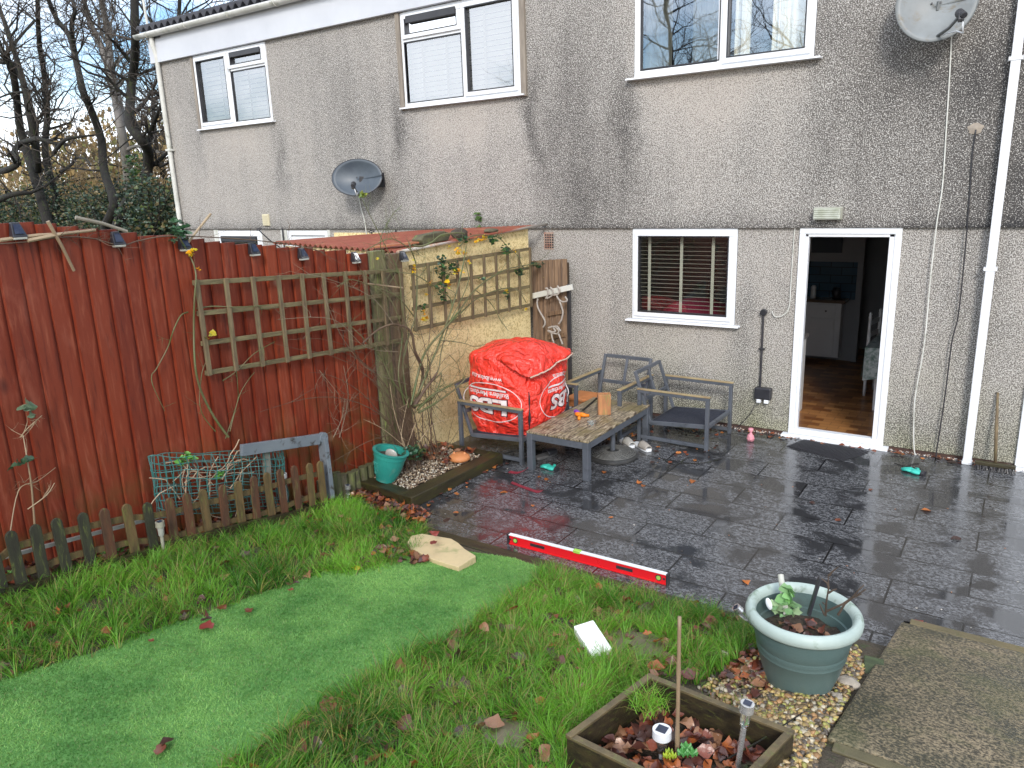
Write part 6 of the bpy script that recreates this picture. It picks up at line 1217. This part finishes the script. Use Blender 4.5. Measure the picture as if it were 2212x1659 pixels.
b = MB(); Q = smooth([at(x, y, 0, XF+.07) for x, y in ((-20, 528), (60, 522), (140, 512), (200, 515), (260, 530), (300, 520), (360, 510), (450, 512), (560, 520), (640, 530), (700, 545))], 5); b.tube(Q, .004, 5, cap=False); twigs(b, Q, .002, 22, .22, 1, .9, XF+.04)
tag(b.build('dry_vine', stembr), 'dry brown vine running along the top of the red fence', 'vine')
lv = mergel('low_weeds', [leafcloud(40, at(x, y, 0, -4.30)+Vector((0, 0, 0)), (.05, .09, .03), [(.07, .20, .03), (.12, .28, .05)], .022) for x, y in ((205, 1250), (215, 1238), (745, 1118), (735, 1130), (660, 1150))]+[leafcloud(26, at(x, y, 0, -4.56), (.04, .10, .05), [(.07, .20, .04), (.12, .28, .06)], .035) for x, y in ((20, 1250), (130, 1230), (560, 1120), (640, 1090), (440, 1160), (500, 1130), (250, 1190))]); tag(lv, 'small green weeds along the picket fence', 'weeds', kind='stuff')
lv = mergel('wall_weed', [leafcloud(16, at(1032, 482, 1, -.06), (.05, .02, .12), [(.08, .16, .04), (.12, .2, .06)], .06)]); tag(lv, 'small green weed growing from the wall above the red shed roof', 'weed')
lv = mergel('leafy_sprig', [leafcloud(9, at(784, 424, 1, -.9), (.07, .03, .04), [(.20, .30, .05), (.30, .34, .06)], .07)]); tag(lv, 'yellow green leafy sprig in front of the grey dish', 'leafy sprig')
# plants inside the mesh, pot and planter
c = at(395, 990, 0, -4.56); b = MB()
for k in range(22):
    a_ = c+Vector((random.uniform(-.04, .04), random.uniform(-.2, .45), random.uniform(-.35, -.15))); d = Vector((0, random.gauss(0, 1), random.gauss(.5, .6))).normalized(); Q = [a_]
    for j in range(5): d = (d+Vector((0, random.gauss(0, .4), random.gauss(0, .4)))).normalized(); Q.append(Q[-1]+d*.06)
    b.tube(Q, .0038, 5, cap=False)
cm = empty('caged_plant', (c.x, c.y, c.z-.4), label='half dead pale stemmed plant with green leaves inside the wire mesh', cat='plant'); b.build('stems', GM('bleached_stem', (.50, .38, .26), (.36, .26, .17), 9, rough=.7), cm)
o = mergel('leaves', [leafcloud(30, c+Vector((0, .02, -.02)), (.03, .07, .04), [(.12, .34, .06), (.18, .42, .10)], .045), leafcloud(10, at(475, 1030, 0, -4.56), (.03, .04, .03), [(.12, .34, .06)], .035)]); o.parent = cm; o.matrix_parent_inverse = Matrix.Translation(-Vector(cm.location)); o['kind'] = 'stuff'
pl = inpot(440, 480, .02); S_ = [leafcloud(12, pl+Vector((0, 0, .02)), (.035, .035, .05), [(.16, .36, .10), (.24, .46, .18)], .065), leafcloud(30, pl+Vector((0, 0, -.03)), (.07, .05, .03), [(.20, .36, .16), (.30, .42, .22)], .045)]; o = mergel('pot_seedling', S_); tag(o, 'soft green leafy seedling growing in the big pot', 'plant')
o = mergel('pot_leaf_litter', [leafmesh(np.array([[POTC.x+random.uniform(-.1, .15), POTC.y+random.uniform(-.1, .1)] for _ in range(30)]), np.full(30, POTC.z+.33), .045, brown, .5, .4)], litter); tag(o, 'brown leaves on the compost of the big pot', 'leaf litter', kind='stuff')
def strawberry(c, r, pal, label):
    b = MB(); V = []; 
    for (a0, tl) in ((0, .3), (2.1, .25), (4.2, .35)):
        cc_ = Vector(c)+Vector((cos(a0)*r*.55, sin(a0)*r*.55, .01)); b.grid(lambda u, v: (cc_.x+r*.62*v*cos(2*pi*u)*(1+.05*sin(u*2*pi*14)), cc_.y+r*.62*v*sin(2*pi*u)*(1+.05*sin(u*2*pi*14)), cc_.z+.010*v*v+.006*sin(2*pi*u*7)*v), 56, 4)
    b.tube([Vector(c)+Vector((0, 0, .01)), Vector(c)+Vector((.01, 0, -.06))], .003, 5); return tag(b.build('strawberry_leaf', GM('strawberry_green', pal[0], pal[1], 30, rough=.45, bump=.4, bsc=40), smooth=True), label, 'plant')
strawberry(at(1484, 1630, 2, .40), .036, ((.05, .20, .04), (.09, .30, .07)), 'green strawberry leaf right of the bamboo cane'); strawberry(at(1446, 1638, 2, .39), .024, ((.25, .42, .04), (.40, .45, .03)), 'yellow green strawberry leaf left of the bamboo cane')
gg = at(1405, 1500, 2, zr); n_ = 260; P = np.stack([RNG.normal(gg.x, .035, n_), RNG.normal(gg.y-.02, .03, n_)], 1); o = blades('planter_grass_tuft', P, RNG.uniform(.05, .13, n_), np.full(n_, .003), RNG.uniform(.6, 1.2, n_), grasscol(P, 2, .2), z0=np.full(n_, zr-.04)); tag(o, 'grass tuft hanging over the back corner of the planter box', 'grass', kind='stuff')
n_ = 500; P = np.stack([RNG.uniform(-1.15, -.55, n_), RNG.uniform(-4.95, -4.2, n_)], 1); P = P[((P[:, 0]-POTC.x)**2+(P[:, 1]-POTC.y)**2) > .05]; o = blades('gravel_grass', P, RNG.uniform(.02, .06, len(P)), np.full(len(P), .0025), RNG.uniform(.6, 1.2, len(P)), grasscol(P, 2, .8)); tag(o, 'sparse yellowing grass growing through the gravel', 'grass', kind='stuff')

# ------------------------------------------------------------------ bare trees beyond the fence
class Tree:
    def __init__(s): s.b = MB(); s.t = MB(); s.nb = 0
    def limb(s, p, d, r, L, lev, crook=.22, up=.05):
        if lev < 0 or r < .0035: return
        n = 7 if r > .03 else 5; Q = [p.copy()]; R_ = [r]
        for k in range(n):
            d = (d+Vector((random.gauss(0, crook), random.gauss(0, crook), random.gauss(up, crook)))).normalized(); Q.append(Q[-1]+d*L/n); R_.append(r*(1-.62*(k+1)/n))
        (s.b if r > .022 else s.t).tube(Q, R_, 8 if r > .06 else 5 if r > .02 else 3, cap=False); s.nb += 1
        m = random.randint(4, 6) if lev > 0 else 0
        for j in range(m):
            k = random.randint(1, n) if j else n; dd = (Q[k]-Q[k-1]).normalized(); side = Vector((random.gauss(0, 1), random.gauss(0, 1), random.gauss(.15, .8))).normalized()
            s.limb(Q[k], (dd*.75+side*.8).normalized(), R_[k]*random.uniform(.55, .85), L*random.uniform(.5, .8), lev-1, crook, up)
def photo_tree(lines, Y, mat, label, lev=3, nbr=16, name='bare_tree', brr=.35, Lb=1.6):
    T = Tree(); root = None
    for (pts, w0, w1) in lines:
        y = Y; raw = [at(x/2.844, z_/2.844, 1, Y+.25*sin(i*1.3+pts[0][0])) for i, (x, z_) in enumerate(pts)]; Q = smooth(raw, 5); dist = (raw[0]-CAMP).length; px = dist/FPX
        R_ = [(w0+(w1-w0)*i/(len(Q)-1))/2.844*px*.5 for i in range(len(Q))]; Q0 = Q[0]
        if pts[0][1] > 1150: Q = [Vector((Q0.x, Q0.y, -.3))]+Q; R_ = [R_[0]*1.35]+R_
        T.b.tube(Q, R_, 10, cap=False); root = root or Vector((Q0.x, Q0.y, 0))
        for _ in range(nbr):
            i = random.randint(len(Q)//4, len(Q)-2); d = (Q[i+1]-Q[i]).normalized(); sd = Vector((random.gauss(0, 1), random.gauss(0, .8), random.gauss(.25, .6))).normalized(); T.limb(Q[i], (d*.4+sd).normalized(), R_[i]*random.uniform(.25, .5), Lb*random.uniform(.6, 1.4), lev-1, .24, .04)
        T.limb(Q[-1], (Q[-1]-Q[-3]).normalized(), R_[-1], Lb*1.4, lev, .18, .08)
    t = empty(name, root, label=label, cat='tree'); T.b.build('trunk', mat, t, smooth=True, recalc=False); T.t.build('crown', twigm if mat is not bark_grey else twigm, t, recalc=False); return t
photo_tree([([(720, 1400), (780, 1250), (870, 1130), (905, 1050), (910, 930), (870, 860), (800, 770), (800, 640), (810, 500), (830, 350), (830, 180), (825, -20)], 60, 36), ([(905, 940), (925, 820), (960, 720), (1000, 630)], 34, 14), ([(835, 690), (910, 600), (985, 455)], 22, 9), ([(800, 380), (720, 280), (680, 240)], 24, 10)], 2.2, bark_dark, 'dark twisting tree with mossy base nearest the house', nbr=13, Lb=1.0)
photo_tree([([(645, 1390), (700, 1250), (640, 1050), (620, 850), (560, 680), (510, 560), (480, 430), (430, 230), (350, 120), (290, -20)], 50, 22), ([(480, 430), (440, 180), (460, 60), (430, -30)], 26, 14)], 2.6, bark_dark, 'dark leaning tree second from the house', nbr=13, Lb=1.1)
photo_tree([([(800, 1200), (780, 1000), (745, 800), (700, 560), (640, 330), (560, 150), (510, -20)], 56, 20), ([(760, 760), (690, 440), (660, 200), (620, -20)], 40, 26)], 4.2, bark_grey, 'smooth grey trunked tree standing behind the mossy one', nbr=11, Lb=1.4)
photo_tree([([(300, 1390), (240, 1180), (165, 930), (120, 760), (90, 500), (40, 350), (-20, 280)], 52, 24), ([(230, 1000), (180, 700), (110, 420), (0, 380)], 36, 20), ([(235, 1050), (215, 850), (160, 560), (60, 230), (0, 60)], 34, 18)], 3.0, bark_dark, 'clump of dark trunks at the far left', nbr=11, Lb=1.3)
photo_tree([([(350, 1230), (280, 950), (290, 700), (270, 450), (240, 250), (230, -20)], 38, 20)], 4.0, bark_dark, 'straight dark trunk between the two left clumps', nbr=15, Lb=1.3)
photo_tree([([(-60, 1060), (40, 1045), (110, 1000), (90, 930), (130, 880), (230, 850)], 30, 22), ([(-60, 1260), (20, 1215), (100, 1190), (185, 1185)], 34, 16), ([(330, 940), (400, 860), (500, 840), (580, 830)], 22, 8), ([(370, 1060), (440, 1010), (470, 970), (530, 980), (555, 1010)], 18, 6)], 2.4, bark_dark, 'low crooked contorted limbs reaching in from the left', nbr=5, lev=2, Lb=.7)
def rand_tree(x, y, h, label, lev=4, r=.14):
    T = Tree(); p = Vector((x, y, -.2)); T.limb(p, Vector((random.gauss(0, .05), random.gauss(0, .05), 1)), r, h*.55, 0, .05, .1)
    Q = T.b.v; top = Vector((x, y, h*.5)); T2 = Tree(); n = 9; P = [Vector((x+random.gauss(0, .1)*i*.5, y+random.gauss(0, .1)*i*.5, -.2+h*i/n)) for i in range(n+1)]; R_ = [r*(1-.75*i/n) for i in range(n+1)]; T2.b.tube(P, R_, 8, cap=False)
    for k in range(13):
        i = random.randint(3, n-1); a = random.uniform(0, 2*pi); T2.limb(P[i], Vector((cos(a), sin(a), random.uniform(.2, .9))).normalized(), R_[i]*.5, h*.25, lev-1, .2, .05)
    t = empty('bare_tree', (x, y, 0), label=label, cat='tree'); T2.b.build('trunk', bark_dark, t, smooth=True, recalc=False); T2.t.build('crown', twigm, t, recalc=False); return t
random.seed(11)
rand_tree(-26, 9.0, 11, 'slender bare tree far behind the left clump', 4, .12); rand_tree(-22, 7.5, 12, 'slender bare tree deep in the wood behind the leaning trunk', 4, .12); rand_tree(-18.5, 7.0, 12, 'slender bare tree whose twigs rise over the house gutter', 4, .13); rand_tree(-30, 6.5, 10, 'slender bare tree at the far left edge of the wood', 4, .12)
# trees of the wood behind the viewer, mirrored in the upstairs windows
m0 = rand_tree(-6, -22, 13, 'bare woodland tree mirrored in the upstairs windows', 4, .2)
random.seed(23); m1 = rand_tree(2.5, -20, 13, 'bare woodland tree mirrored in the large upstairs window', 4, .2)
for (x, y, rz, src) in ((-14.5, -27, 1.3, m1), (-20, -28, 2.2, m0), (7, -24, 5.0, m0)):
    c_ = copy_tree(src); c_.location = (x, y, 0); c_.rotation_euler = (0, 0, rz)
for o in [q for q in bpy.data.objects if q.name.startswith('bare_tree') and q.location.y < -15]: tag(o, 'bare woodland tree mirrored in the upstairs windows', 'tree', 'woodland trees mirrored in the upstairs windows')
# tawny brush, evergreen shrubs behind the fence
def brush():
    n = 15000; X = RNG.uniform(-44, -14.0, n); Y = RNG.uniform(5.5, 15, n); Hh = 3.0+1.2*np.sin(X*.35)+.8*np.sin(X*.9+1); Z = RNG.random(n)**.8*Hh+.6+(Y-5.5)*.22
    V, F, C = leafmesh(np.stack([X, Y], 1), Z, .34, [(.36, .25, .11), (.28, .20, .10), (.44, .32, .15), (.20, .15, .08), (.24, .24, .09)], .5, 1.2)
    V = V.reshape(-1, 18, 3); c = V.mean(1, keepdims=True); V = c+(V-c)*np.array([.45, .45, 1.]); o = npmesh('woodland_brush', V.reshape(-1, 3), F, tintmat('dry_foliage', .8, .2, .15), C); tag(o, 'tawny winter brush filling the wood behind the bare trunks', 'woodland', kind='stuff')
    b = MB()
    for _ in range(2600):
        x = random.uniform(-42, -14); y = random.uniform(5.2, 11); p = Vector((x, y, random.uniform(.2, 3.6))); d = Vector((random.gauss(0, .6), random.gauss(0, .4), random.gauss(.8, .6))).normalized(); Q = [p]
        for j in range(5): d = (d+Vector((random.gauss(0, .3), random.gauss(0, .3), random.gauss(0, .3)))).normalized(); Q.append(Q[-1]+d*.3)
        b.tube(Q, [.012*(1-.16*j) for j in range(6)], 3, cap=False)
    tag(b.build('woodland_twigs', GM('tan_twig', (.34, .25, .14), (.22, .16, .09), 9, rough=.8), origin=(-28, 8, 0), recalc=False), 'tangle of thin tan twigs through the winter brush', 'woodland', kind='stuff')
brush()
def shrub(x, y, rx, ry, h, pal, n, size, label):
    t = empty('evergreen_shrub', (x, y, 0), label=label, cat='shrub'); n = int(n); P = RNG.normal(0, 1, (n, 3)); P /= np.linalg.norm(P, axis=1)[:, None]; P *= RNG.random((n, 1))**.35
    k = 1+.3*np.sin(P[:, 0]*5+x)*np.cos(P[:, 1]*4)+.25*np.array([noise.noise(Vector(q)*3+Vector((x, y, 0))) for q in P]); P = P*k[:, None]*np.array([rx, ry, h*.55])+np.array([x, y, h*.5])
    V, F, C = leafmesh(P[:, :2], P[:, 2], size, pal, .4, 1.2); o = npmesh('foliage', V, F, leafm, C, smooth=True); o.parent = t; o.matrix_parent_inverse = Matrix.Translation(-Vector(t.location))
    b = MB(); 
    for _ in range(16): b.tube([(x+random.gauss(0, .2), y+random.gauss(0, .2), 0), (x+random.gauss(0, rx*.4), y+random.gauss(0, ry*.4), h*.5), (x+random.gauss(0, rx*.6), y+random.gauss(0, ry*.6), h*1.0)], [.03, .02, .006], 4, cap=False)
    b.build('stems', bark_dark, t)
hol = [(.03, .06, .035), (.05, .09, .055), (.09, .14, .09), (.02, .04, .025), (.10, .13, .04), (.16, .13, .06)]
for (px, y, rx, h, n, lab) in ((345, 1.6, .8, 2.9, 4200, 'dark holly shrub against the end of the house'), (290, 3.4, 1.0, 3.0, 3600, 'evergreen shrub behind the mossy tree base'), (215, 3.2, 1.2, 2.9, 4200, 'evergreen shrub between the tree clumps'), (130, 3.6, 1.3, 3.0, 4200, 'evergreen shrub behind the left trunks'), (50, 4.0, 1.4, 2.9, 4200, 'evergreen shrub at the left behind the fence'), (-30, 3.6, 1.4, 2.9, 3000, 'evergreen shrub at the very left edge')):
    q = at(px, 470, 1, y); shrub(q.x, y, rx, .9, h, hol, n*2, .075, lab)
q = at(300, 400, 1, 3.9); o = mergel('trunk_ivy', [leafcloud(500, q, (.35, .3, .9), [(.05, .13, .03), (.09, .20, .05), (.03, .09, .02)], .09)]); tag(o, 'bright ivy climbing the smooth grey trunk', 'ivy')
b = MB(); b.grid(lambda u, v: (-90+u*150, 24+16*v, -1+v*(6.5+1.6*noise.noise(Vector((u*14, 0, 0)))+.8*noise.noise(Vector((u*60, 2, 0))))), 240, 10); tag(b.build('hillside', GM('winter_woodland_hill', (.22, .17, .10), (.13, .11, .07), .5, rough=.95, bump=1., bsc=3, bd=.5, c3=(.12, .14, .06))), kind='structure')
